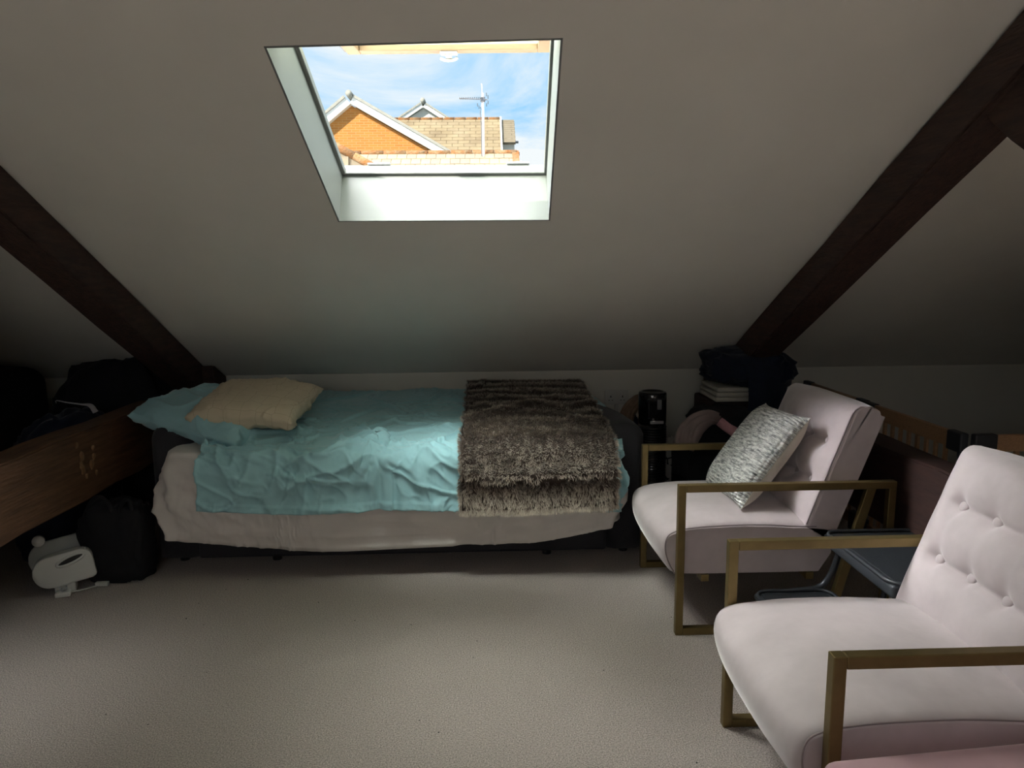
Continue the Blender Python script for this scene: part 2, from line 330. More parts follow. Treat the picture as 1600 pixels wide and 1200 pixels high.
def pillow_sim(W, H, T, n=41, seed=0, steps=70, slack=1.0, press=26):
    r = np.random.default_rng(seed); u = np.linspace(-.5, .5, n); U, V = np.meshgrid(u, u, indexing='ij')
    A = np.stack([U*W, V*H, .012*(1-(2*U)**2)*(1-(2*V)**2)+r.normal(0, .0015, U.shape)], -1); B = A.copy(); B[..., 2] *= -1
    hu, hv = W/(n-1)*slack, H/(n-1)*slack; C = cons(n, n, hu, hv); VA = np.zeros_like(A); VB = np.zeros_like(B); dt = .012
    dome = T*np.clip(1.15*(1-np.abs(2*U)**3.2)*(1-np.abs(2*V)**3.2), .0, 1)**.5+.004
    for s in range(steps):
        OA, OB = A.copy(), B.copy()
        for X, VX, sg in ((A, VA, 1), (B, VB, -1)):
            du = np.gradient(X, axis=0); dv = np.gradient(X, axis=1); nn = np.cross(du, dv); nn /= np.linalg.norm(nn, axis=-1, keepdims=True)+1e-9
            VX += nn*(sg*press*dt); X += VX*dt
        for _ in range(8):
            for a, b, L, k in C: con(A, a, b, L, k); con(B, a, b, L, k)
            for e in (np.s_[0], np.s_[-1], np.s_[:, 0], np.s_[:, -1]):
                m = (A[e]+B[e])/2; A[e] = m; B[e] = m
        A[..., 2] = np.minimum(A[..., 2], dome); B[..., 2] = np.maximum(B[..., 2], -dome)
        VA = (A-OA)/dt*.9; VB = (B-OB)/dt*.9
    return A, B
def pillow_obj(name, AB, m, f, parent=None, mb=None):
    A, B = (f(X) for X in AB)
    if mb: return grid_mesh('front_panel', A, m, parent, sub=1, solid=.002), grid_mesh('back_panel', B[::-1].copy(), mb, parent, sub=1, solid=.002)
    A = A if A.shape[0] > 50 else up2(A); B = B if B.shape[0] > 50 else up2(B)
    n = A.shape[0]; idA = np.arange(n*n).reshape(n, n); idB = -np.ones((n, n), int); idB[0] = idA[0]; idB[-1] = idA[-1]; idB[:, 0] = idA[:, 0]; idB[:, -1] = idA[:, -1]
    idB[1:-1, 1:-1] = n*n+np.arange((n-2)**2).reshape(n-2, n-2)
    V = np.vstack([A.reshape(-1, 3), B[1:-1, 1:-1].reshape(-1, 3)]); q = lambda i: np.stack([i[:-1, :-1], i[1:, :-1], i[1:, 1:], i[:-1, 1:]], -1).reshape(-1, 4)
    F = np.vstack([q(idA), q(idB)[:, ::-1]]); me = bpy.data.meshes.new(name); me.from_pydata(V.tolist(), [], F.tolist())
    l = me.uv_layers.new(); U = np.stack(np.meshgrid(np.arange(n)/(n-1), np.arange(n)/(n-1), indexing='ij'), -1); UV = np.vstack([U.reshape(-1, 2), U[1:-1, 1:-1].reshape(-1, 2)])
    l.data.foreach_set('uv', UV[F.reshape(-1)].reshape(-1)); smooth(me); o = link(name, me, m, parent)
    return o
def lump(name, c, r, m, parent=None, seed=0, n=(40, 28), amp=.1, sq=.7, flat=None, fold=.0):
    th = np.linspace(0, 2*math.pi, n[0], endpoint=False); ph = np.linspace(-math.pi/2+.02, math.pi/2-.02, n[1]); T, Pp = np.meshgrid(th, ph, indexing='ij')
    f = lambda x: np.sign(x)*np.abs(x)**sq
    X, Y, Z = f(np.cos(Pp))*f(np.cos(T)), f(np.cos(Pp))*f(np.sin(T)), f(np.sin(Pp))
    d = 1+amp*(vn(X*2+Z+9, Y*2-Z*1.3+9, seed)+.5*vn(X*5+Z*2+9, Y*5+9-Z*2, seed+1)-.75)+fold*(ridge(X*3+Z*2+20, Y*2+20-Z, seed+2)-.4)
    P = np.stack([X*d*r[0]+c[0], Y*d*r[1]+c[1], Z*d*r[2]+c[2]], -1)
    if flat is not None: P[..., 2] = np.maximum(P[..., 2], flat)
    nu, nv = P.shape[:2]; me = bpy.data.meshes.new(name); i = np.arange(nu*nv).reshape(nu, nv); i = np.vstack([i, i[:1]])
    F = np.stack([i[:-1, :-1], i[1:, :-1], i[1:, 1:], i[:-1, 1:]], -1).reshape(-1, 4).tolist()+[list(range(0, nu*nv, nv))[::-1], list(range(nv-1, nu*nv, nv))]
    me.from_pydata(P.reshape(-1, 3).tolist(), [], F); smooth(me); return link(name, me, m, parent)

def normals(P):
    n = np.cross(np.gradient(P, axis=0), np.gradient(P, axis=1)); return n/(np.linalg.norm(n, axis=-1, keepdims=True)+1e-9)
def up2(P):
    for ax in (0, 1):
        n = P.shape[ax]; P = np.moveaxis(P, ax, 0); Q = np.zeros((2*n-1,)+P.shape[1:]); Q[::2] = P
        e = np.concatenate([P[:1], P, P[-1:]]); Q[1::2] = (9*(P[:-1]+P[1:])-(e[:-3]+e[3:]))/16; P = np.moveaxis(Q, 0, ax)
    return P
def creases(x, y, seed, fr=1.0):
    # sharp cloth folds: warped ridges in several directions
    wx = x+.05*(vn(x*6, y*6, seed+1)-.5)*2; wy = y+.05*(vn(x*6+9, y*6+3, seed+2)-.5)*2; o = 0
    for k, (a, f, w_) in enumerate(((25, 5, 1), (70, 6.5, .9), (-30, 7.5, .7), (-75, 9, .6), (10, 14, .5), (-55, 17, .45), (50, 24, .28), (-15, 28, .22))):
        c, s_ = math.cos(R(a)), math.sin(R(a)); u = (wx*c+wy*s_)*f*fr+50; v = (-wx*s_+wy*c)*f*fr*.32+50
        n = 1-np.abs(2*vn(u, v, seed+10+k)-1); m = np.clip(vn(u*.35, v*.9, seed+30+k)*2.2-.7, 0, 1); o = o+w_*(n**7)*m
    return o
def crumple(P, amp, seed, mask=1, fr=1.0, sgn=None, scale=None):
    d1 = np.linalg.norm(np.diff(P, axis=0), axis=-1).mean(); d2 = np.linalg.norm(np.diff(P, axis=1), axis=-1).mean()
    x, y = np.meshgrid(np.arange(P.shape[0])*d1, np.arange(P.shape[1])*d2, indexing='ij'); n = normals(P)
    if sgn is None: sgn = np.sign((n*np.array([0, -.45, .9])).sum(-1).mean())
    return P+n*(sgn*amp*mask*(creases(x, y, seed, fr)-.22))[..., None]

# ================================================================== SETTING
KY, KZ, SA = 4.25, .776, R(28.6)
TAN, SN, CS = math.tan(SA), math.sin(SA), math.cos(SA)
XL, XR, YR = -3.7, 3.5, -3.2      # room extents
YRIDGE = -.15
def cz(y): return KZ+TAN*(KY-y) if y >= YRIDGE else KZ+TAN*(KY-YRIDGE)-TAN*(YRIDGE-y)
ZR = cz(YRIDGE)
struct(MB().box(XL-.2, YR-.2, -.12, XR+.2, KY+.2, 0).build('floor', 'carpet'))
struct(MB().box(XL, KY, 0, XR, KY+.12, KZ+.06).build('wall_back', 'wall'))
def gable(x0, x1, name):
    p = [(YR-.1, 0), (KY+.1, 0), (KY+.1, KZ+.02), (YRIDGE, ZR+.08), (YR-.1, cz(YR-.1)+.08)]
    struct(MB().prism(p, 0, x0, x1).build(name, 'wall'))
gable(XL-.12, XL, 'wall_left'); gable(XR, XR+.12, 'wall_right')
struct(MB().box(XL, YR-.12, 0, XR, YR, cz(YR)+.1).build('wall_rear', 'wall'))
struct(MB().box(XL, 1.80, 0, -2.02, 1.90, cz(1.9)-.02).build('wall_shade_blocker', 'wall'))  # unseen wall added to shade the left alcove
struct(MB().prism([(1.80, 0), (2.55, 0), (2.55, cz(2.55)-.01), (1.80, cz(1.80)-.01)], 0, -2.08, -2.0).build('wall_shade_blocker', 'wall'))  # return of the added left wall, out of view, blocks more light
struct(MB().prism([(1.90, 0), (2.0, 0), (2.0, cz(2.0)-.01), (1.90, cz(1.90)-.01)], 0, 2.15, XR).build('wall_shade_blocker', 'wall'))  # unseen wall added to keep room light off the right side
nv_ = Vector((0, SN, CS)); TH = .20
def SP(x, y, t=0): return Vector((x, y, cz(y)))+nv_*t
# front slope with the roof window opening (corners measured on the ceiling plane)
TLc, TRc, BRc, BLc = (-.602, 2.060), (.208, 2.036), (.238, 2.814), (-.578, 2.811)
cm = MB()
def slab(a, b, c, d): cm.hexa([SP(*p) for p in (a, b, c, d)], [SP(*p, TH) for p in (a, b, c, d)])
y0, y1 = YRIDGE, KY+.12
slab((XL, y0), (TLc[0], y0), TLc, (XL, TLc[1])); slab((XL, TLc[1]), TLc, BLc, (XL, BLc[1])); slab((XL, BLc[1]), BLc, (BLc[0], y1), (XL, y1))
slab((TLc[0], y0), (TRc[0], y0), TRc, TLc); slab(BLc, BRc, (BRc[0], y1), (BLc[0], y1))
slab((TRc[0], y0), (XR, y0), (XR, TRc[1]), TRc); slab(TRc, (XR, TRc[1]), (XR, BRc[1]), BRc); slab(BRc, (XR, BRc[1]), (XR, y1), (BRc[0], y1))
struct(cm.build('ceiling', 'ceil'))
# unseen rear slope; its roof opening is assumed, placed to let sunlight in
cm = MB(); rn = Vector((0, -SN, CS))
def SR(x, y, t=0): return Vector((x, y, cz(y)))+rn*t
def slabr(a, b, c, d): cm.hexa([SR(*p) for p in (a, b, c, d)], [SR(*p, TH) for p in (a, b, c, d)])
ra, rb, rc_, rd = -1.7, .3, -2.85, -1.7
for (xa, xb, ya, yb) in ((XL, ra, YR-.1, YRIDGE), (rb, XR, YR-.1, YRIDGE), (ra, rb, YR-.1, rc_), (ra, rb, rd, YRIDGE)): slabr((xa, ya), (xb, ya), (xb, yb), (xa, yb))
struct(cm.build('ceiling', 'ceil'))

# --- roof window: lining, fixed frame, open sash
win = bpy.data.objects.new('window_1', None); COL.objects.link(win); win['kind'] = 'structure'
def q3(a, b, ta, tb, off): return [SP(*a, ta)+off, SP(*b, ta)+off, SP(*b, tb)+off, SP(*a, tb)+off]
lt = .006
def lin(a, b, inward):
    o = Vector(inward)*lt; m = MB(); m.hexa(q3(a, b, -.001, .21, Vector((0, 0, 0))), q3(a, b, -.001, .21, o)); return m.build('lining_board', 'white', win)
ups = Vector((0, -CS, SN))
lin(TLc, BLc, (1, 0, 0)); lin(TRc, BRc, (-1, 0, 0)); lin(BLc, BRc, ups); lin(TLc, TRc, -ups)
# fixed frame: four rails with stepped profile, sitting on top of the lining
def rail(a, b, inw, wdt, t0, t1):
    o = Vector(inw)*wdt; z = -Vector(inw)*.05; m = MB(); m.hexa([SP(*a, t0)+z, SP(*b, t0)+z, SP(*b, t1)+z, SP(*a, t1)+z], [SP(*a, t0)+o, SP(*b, t0)+o, SP(*b, t1)+o, SP(*a, t1)+o], bev=.003); return m
for a, b, inw in ((TLc, BLc, (1, 0, 0)), (TRc, BRc, (-1, 0, 0)), (BLc, BRc, ups), (TLc, TRc, -ups)):
    wd = .016 if inw == (-1, 0, 0) else .02
    rail(a, b, inw, wd, .205, .232).build('frame_rail', 'frame_white', win)
    f = rail(a, b, inw, wd*.45, .234, .252).build('frame_rail', 'frame_white', win)
for x in (-.43, .12):     # small hinge / catch plates on the bottom rail
    c = SP(x, 2.812, .256)+ups*.004
    m = MB().box(-.045, -.012, -.003, .045, .012, .004, .002); m.box(-.018, -.006, .003, .018, .006, .011, .002)
    o = m.build('catch_plate', 'silver', win); o.location = c; o.rotation_euler = (-SA, 0, 0)
# open top-hung sash, hinged at the upper edge
sash = bpy.data.objects.new('sash', None); COL.objects.link(sash); sash.parent = win
sash.location = (-.180, 2.105, 2.215); sash.rotation_euler = (R(3.2), 0, R(-1.7))
SW, SL = .415, .985
for (x0, y0_, x1, y1_) in ((-SW, 0, -SW+.055, SL), (SW-.055, 0, SW, SL), (-SW+.055, 0, SW-.055, .05), (-SW+.055, SL-.055, SW-.055, SL)):
    MB().box(x0, y0_, -.02, x1, y1_, .025, .004).build('sash_rail', 'sash', sash)
MB().box(-SW-.012, -.02, .026, SW+.012, SL+.015, .034).box(-SW-.015, 0, -.01, -SW-.003, SL, .034).box(SW+.003, 0, -.01, SW+.015, SL, .034).build('cladding', 'clad', sash).hide_render = False
bpy.data.objects.remove([o for o in sash.children if o.name.startswith('cladding')][0])
cl = MB()
for (x0, y0_, x1, y1_) in ((-SW-.012, -.02, -SW+.05, SL+.015), (SW-.05, -.02, SW+.012, SL+.015), (-SW+.05, -.02, SW-.05, .045), (-SW+.05, SL-.05, SW-.05, SL+.015)): cl.box(x0, y0_, .026, x1, y1_, .034)
cl.box(-SW-.013, 0, -.01, -SW-.003, SL, .026).box(SW+.003, 0, -.01, SW+.013, SL, .026); cl.build('cladding', 'clad', sash)
MB().box(-SW+.05, .045, .002, SW-.05, SL-.05, .010).build('pane', 'glass', sash)
m = MB().box(-.035, SL-.05, -.030, .035, SL-.01, -.02, .003).box(-.012, SL-.045, -.045, .012, SL-.02, -.028, .003)
m.tube(curve_pts([(-.035, SL-.03, -.044), (-.012, SL-.03, -.052), (.020, SL-.03, -.050), (.035, SL-.03, -.042)], 5), .006, 8); m.build('latch_handle', 'appl_grey', sash, sm=True)

# ================================================================== TIMBERS
def beam(name, pts_a, pts_b, m, label, seg=10, jit=.006, seed=0):
    # loft between two end quads with slight hand-hewn unevenness
    A = [Vector(p) for p in pts_a]; B = [Vector(p) for p in pts_b]; r = random.Random(seed); bm = bmesh.new(); rings = []
    for i in range(seg+1):
        t = i/seg; rings.append([bm.verts.new(a.lerp(b, t)+Vector((r.uniform(-jit, jit), r.uniform(-jit, jit), r.uniform(-jit, jit))) * (1 if 0 < i < seg else 0)) for a, b in zip(A, B)])
    n = 4
    for a, b in zip(rings, rings[1:]):
        for k in range(n): bm.faces.new((a[k], a[(k+1) % n], b[(k+1) % n], b[k]))
    bm.faces.new(rings[0][::-1]); bm.faces.new(rings[-1]); bmesh.ops.recalc_face_normals(bm, faces=bm.faces)
    le = [e for e in bm.edges if abs((e.verts[0].co-e.verts[1].co).normalized().dot((B[0]-A[0]).normalized())) > .8]
    bmesh.ops.bevel(bm, geom=le, offset=.008, segments=2, affect='EDGES')
    me = bpy.data.meshes.new(name); bm.to_mesh(me); bm.free(); o = link(name, me, m); tag(o, label, 'beam'); return o
def under(x, y, d): return SP(x, y)-nv_*d
ya, yb = .2, 4.16
beam('rafter', [under(-1.57, ya, .002), under(-1.57, ya, .15), under(-1.72, ya, .15), under(-1.72, ya, .002)],
     [under(-1.645, yb, .002), under(-1.645, yb, .15), under(-1.80, yb, .15), under(-1.80, yb, .002)], 'timber', 'dark sloping roof timber along the ceiling left of the roof window', seed=1)
beam('rafter', [under(1.44, ya, .002), under(1.44, ya, .15), under(1.60, ya, .15), under(1.60, ya, .002)],
     [under(1.362, yb, .002), under(1.362, yb, .15), under(1.52, yb, .15), under(1.52, yb, .002)], 'timber', 'dark sloping roof timber along the ceiling on the right, above the clothes heap', seed=2)
tb = beam('tie_beam', [(-1.765, .6, .40), (-1.765, .6, .70), (-1.90, .6, .70), (-1.90, .6, .40)], [(-1.765, 4.2, .40), (-1.765, 4.2, .70), (-1.90, 4.2, .70), (-1.90, 4.2, .40)], 'timber2',
     'thick horizontal brown timber running beside the bed at left, with notch marks', seg=16, seed=3)
for (yy, zz, s) in ((3.00, .655, .010), (3.03, .60, .014), (3.02, .565, .013), (3.12, .615, .009), (3.12, .575, .012), (3.10, .545, .016), (3.03, .54, .014), (3.05, .505, .009), (3.13, .50, .010)):
    lump('knot_mark', (-1.766, yy, zz), (.006, s, s*1.3), 'knot', tb, seed=int(yy*100), n=(10, 7), amp=.5)
beam('tie_beam', [(1.535, 1.2, .36), (1.535, 1.2, .670), (1.67, 1.2, .665), (1.67, 1.2, .36)], [(1.535, 4.2, .36), (1.535, 4.2, .670), (1.67, 4.2, .665), (1.67, 4.2, .36)], 'timber3',
     'thick horizontal red-brown timber behind the two pink armchairs', seg=16, seed=4)
beam('timber_post', [(-1.575, 4.06, 0), (-1.575, 4.24, 0), (-1.76, 4.24, 0), (-1.76, 4.06, 0)], [(-1.575, 4.06, .86), (-1.575, 4.24, .77), (-1.76, 4.24, .77), (-1.76, 4.06, .86)], 'timber', 'short dark post under the left roof timber, behind the head of the bed', seg=4, seed=5)
beam('timber_post', [(1.29, 4.06, 0), (1.29, 4.24, 0), (1.50, 4.24, 0), (1.50, 4.06, 0)], [(1.29, 4.06, .86), (1.29, 4.24, .77), (1.50, 4.24, .77), (1.50, 4.06, .86)], 'timber', 'short dark post under the right roof timber, behind the clothes heap', seg=4, seed=6)
beam('timber_brace', [(1.43, 2.115, 1.80), (1.43, 2.00, 1.92), (1.57, 2.00, 1.92), (1.57, 2.115, 1.80)], [(1.43, 1.45, 1.335), (1.43, 1.335, 1.455), (1.57, 1.335, 1.455), (1.57, 1.45, 1.335)], 'timber', 'short dark strut leaving the right roof timber at the top right', seg=5, seed=7)
wr = MB(); wr.tube(curve_pts([(1.60, 3.95, 1.06), (1.604, 3.95, 1.03), (1.60, 3.95, .99)], 4), .0022, 6); wr.tube(curve_pts([(1.615, 3.95, 1.06), (1.62, 3.95, 1.03), (1.618, 3.95, .985)], 4), .0022, 6)
tag(wr.build('wire_ends', 'strap', sm=True), 'pair of thin pale wire ends hanging under the right roof timber', 'wire')

# ================================================================== SOFA BED
sb = thing('sofa_bed', 'charcoal fabric sofa bed with rounded arms under the mattress and bedding', 'bed', (-.45, 3.7, 0))
def SBL(o): o.location = (.45, -3.7, 0); return o
def arm(x0, x1, zt, flare):
    # cross-section in XZ (rounded top), lofted along Y with rounded front
    n = 26; rows = []
    ys = [3.27, 3.285, 3.32, 3.40, 3.6, 3.9, 4.12, 4.16]; ins = [.05, .018, .004, 0, 0, 0, .006, .03]
    for y, i in zip(ys, ins):
        r = []
        for k in range(n):
            t = k/(n-1); 
            if t < .3: a = t/.3; p = (x0+i, .035+(zt-.035-.09)*a)
            elif t > .7: a = (1-t)/.3; p = (x1-i, .035+(zt-.035-.09)*a)
            else:
                a = (t-.3)/.4*math.pi; p = ((x0+x1)/2-math.cos(a)*((x1-x0)/2-i), zt-.09+math.sin(a)**.8*(.09-i))
            drop = .05*max(0, (y-3.7)/.5)
            r.append((p[0]+flare*(y-3.3)*.1, y, p[1]-drop*(p[1] > .3)))
        rows.append(r)
    bm = bmesh.new(); v = [[bm.verts.new(p) for p in r] for r in rows]
    for a, b in zip(v, v[1:]):
        for k in range(n-1): bm.faces.new((a[k], a[k+1], b[k+1], b[k]))
        bm.faces.new((a[-1], a[0], b[0], b[-1]))
    bm.faces.new(v[0][::-1]); bm.faces.new(v[-1]); bmesh.ops.recalc_face_normals(bm, faces=bm.faces)
    me = bpy.data.meshes.new('armrest'); bm.to_mesh(me); bm.free(); smooth(me); return SBL(link('armrest', me, 'sofa', sb))
arm(-1.605, -1.39, .685, 0); arm(.535, .735, .655, -1)
SBL(MB().box(-1.40, 3.25, .035, .545, 4.15, .30, .015).build('base', 'sofa', sb))
SBL(MB().box(-1.40, 3.99, .30, .545, 4.18, .60, .04, 3).build('backrest', 'sofa', sb, sm=True))
SBL(MB().box(-1.38, 3.20, .30, .525, 4.02, .52, .05, 3).build('mattress', 'sheet', sb, sm=True))
for x, y in ((-1.5, 3.34), (-1.05, 3.32), (.26, 3.32), (.64, 3.34), (-1.5, 4.05), (.62, 4.05)):
    SBL(MB().lathe([(.018, .045), (.020, .04), (.022, .03), (.022, .0)][::-1], (x, y), 14).build('foot', 'black_plastic', sb))
# fitted sheet hanging over the front, uneven hem
def sheet():
    nth = 900; cx, cy, hx, hy = -.455, 3.60, 1.01, .51
    rings = [('t', .55), ('t', .8), ('t', .93), ('t', .975), ('t', 1.0)]+[('s', i/22) for i in range(1, 23)]
    th = np.linspace(0, 2*math.pi, nth, endpoint=False); c, s = np.cos(th), np.sin(th); e = 2/14.
    ex, ey = np.sign(c)*np.abs(c)**e, np.sign(s)*np.abs(s)**e
    # even arc-length resample of outline
    sx = np.interp(np.linspace(0, 1, nth, endpoint=False), *(lambda d: (np.append(0, np.cumsum(d))/d.sum(), np.append(th, 2*math.pi)))(np.hypot(np.diff(np.append(ex, ex[0]))*hx, np.diff(np.append(ey, ey[0]))*hy)))
    c, s = np.cos(sx), np.sin(sx); ex, ey = np.sign(c)*np.abs(c)**e, np.sign(s)*np.abs(s)**e
    P = np.zeros((nth, len(rings), 3)); X0 = cx+ex*hx; Y0 = cy+ey*hy
    front = np.clip((-ey-.5)*2, 0, 1)
    u = (X0-cx)/hx
    hem = .135+.085*np.abs(u)**2.4+.02*(vn(u*3+5, u*0, 5)-.5)-.0*front
    hem = np.where(front > .5, hem, .30)
    hem = np.where(np.abs(u) > .985, np.maximum(hem, .20), hem)
    for j, (k, t) in enumerate(rings):
        zt = .585+.02*(1-(ey*(t if k == 't' else 1)+1)/2)*0
        if k == 't': P[:, j] = np.stack([cx+ex*hx*t, cy+ey*hy*t, np.full(nth, zt-(.006 if t == 1 else 0))], -1)
        else:
            z = (zt-.012)+(hem-zt+.012)*t; r = 1+.012*math.sin(min(1, t*3)*math.pi/2)
            bulge = .045*math.sin(min(t*1.15, 1)*math.pi*.8)
            y = cy+ey*(hy+bulge*front); x = cx+ex*(hx*1.0+.02*math.sin(min(1, t*2.)*math.pi/2)+bulge*.6)
            w = (.020*ridge(X0*2.2+t*2.6, t*3+Y0, 11)+.014*ridge(X0*5-t*3, t*4+Y0*2+3, 12)+.010*(vn(X0*9+t*4, t*7, 13)-.5))*min(1, t*3)
            cor = np.exp(-((np.abs(u)-.97)/.05)**2)*front*(.03*np.sin(t*9+np.abs(u)*60)*min(1, t*2))
            nx, ny = ex*np.abs(ex)**6, ey*np.abs(ey)**6
            P[:, j] = np.stack([x+nx*(w+cor)*.8, y+ny*(w+cor), z+.01*(vn(X0*6, t*5, 3)-.5)*t], -1)
    fm = (np.clip(front, 0, 1)[:, None]*np.array([0]*5+[min(1, i/5) for i in range(22)])[None, :]); xx = np.cumsum(np.full(nth, 5.9/nth))[:, None]+0*P[..., 0]; yy = P[..., 2]
    P[..., 1] -= fm*.020*(creases(P[..., 0]*.9+3, yy*1.1, 300, 1.25)-.75)
    o = grid_mesh('fitted_sheet', P, 'sheet', closed_u=True, uv=False, solid=.003, offset=1)
    # close the top
    me = o.data; bm = bmesh.new(); bm.from_mesh(me); bm.verts.ensure_lookup_table(); bm.faces.new([bm.verts[i*len(rings)] for i in range(nth)]); bmesh.ops.recalc_face_normals(bm, faces=bm.faces)
    for f in bm.faces: f.smooth = True
    bm.to_mesh(me); bm.free()
    return tag(o, 'creased pale grey sheet over the mattress with a sagging hem', 'sheet')
sheet()
# duvet
MC, MH = np.array([-.455, 3.62, .35]), np.array([1.02, .585, .24])
def bedcol(off):
    def f(P):
        Q = P.copy(); tilt = .085*np.clip((P[..., 1]-3.15)/1.0, 0, 1)+.012*vn(P[..., 0]*5+9, P[..., 1]*5, 21)*np.clip((P[..., 1]-3.1)*5, 0, 1); Q[..., 2] -= tilt
        Q, h = sdf_box(Q, MC, MH, .07, off); Q[..., 2] += tilt; return Q, h
    return f
def wallcol(P):
    h = P[..., 1] > 4.22; P = P.copy(); P[..., 1] = np.minimum(P[..., 1], 4.22); return P, h
def armcol(P): return sdf_box(P, np.array([.64, 3.72, .3]), np.array([.105, .45, .33]), .08, .006)
def armcolL(P): return sdf_box(P, np.array([-1.5, 3.72, .3]), np.array([.105, .45, .375]), .08, .006)
hu = hv = .0125; nu, nv = 158, 119
U, V = np.meshgrid(np.arange(nu), np.arange(nv), indexing='ij')
X = -1.265+U*hu*.957; S = V*hv   # V from rear
Yt = 4.21-S*.935; over = np.maximum(0, 3.10-Yt); Yt = np.maximum(Yt, 3.055)
P0 = np.stack([X, Yt, .73-over*1.0+0*X], -1); P0 += RNG.normal(0, .004, P0.shape)
P0[..., 2] += .022*(vn(X*7+3, S*7, 31)+ridge(X*3+S*3+4, S*2.0-X, 33)-.7)
DV = cloth(P0, hu, hv, collider(bedcol(.012), wallcol, armcol), steps=60, iters=14, g=2.0, fric=.8, damp=.9)
_i = np.arange(nu*nv).reshape(nu, nv); DUV_F = np.stack([_i[:-1, :-1], _i[1:, :-1], _i[1:, 1:], _i[:-1, 1:]], -1).reshape(-1, 4).tolist()
DV2 = up2(DV); _y = DV2[..., 1]; _m = .35+.65*np.clip((3.65-_y)/.4, 0, 1)+.35*np.exp(-((_y-3.15)/.15)**2)
DV2 = crumple(DV2, .026, 100, _m); DV2[:, -6:, 1] -= .004
duv = grid_mesh('duvet', DV2, 'teal', solid=.008, offset=1)
tag(duv, 'crumpled aqua duvet spread over the bed and hanging over its front', 'duvet')
# fur throw
hu = .016; nu, nv = 43, 93
U, V = np.meshgrid(np.arange(nu), np.arange(nv), indexing='ij'); S = V*hu
X = -.13+U*hu*.985+.06*np.clip(.5-S, 0, 1)*0; 
X = X+(.0)*S; Yt = 4.17-S*.97; over = np.maximum(0, 3.07-Yt); Yt = np.maximum(Yt, 3.01)
P0 = np.stack([X, Yt, .80-over], -1); P0 += RNG.normal(0, .002, P0.shape)
from mathutils.bvhtree import BVHTree
def duvheight():
    # height / front face of duvet as a coarse collider: push along mattress sdf with larger offset
    bvh = BVHTree.FromPolygons(DV.reshape(-1, 3).tolist(), DUV_F)
    def f(P):
        Q = P.copy().reshape(-1, 3); hit = np.zeros(len(Q), bool)
        for i, p in enumerate(Q):
            co, nn, ix, d = bvh.find_nearest(Vector(p), .12)
            if co is not None:
                n3 = nn if nn.dot(Vector((0, -.5, .9))) > 0 else -nn
                h = (Vector(p)-co).dot(n3)
                if h < .034: Q[i] = np.array(Vector(p)+n3*(.034-h)); hit[i] = True
        return Q.reshape(P.shape), hit.reshape(P.shape[:-1])
    return collider(bedcol(.022), f, wallcol)
TH_ = cloth(P0, hu, hu, duvheight(), steps=50, iters=12, g=2.5, fric=.8, damp=.9)
throw = thing('fur_throw', 'striped brown and cream faux fur throw across the foot of the bed', 'throw', (0, 0, 0))
grid_mesh('backing', TH_, 'fur_base', throw, solid=.008, sub=0)
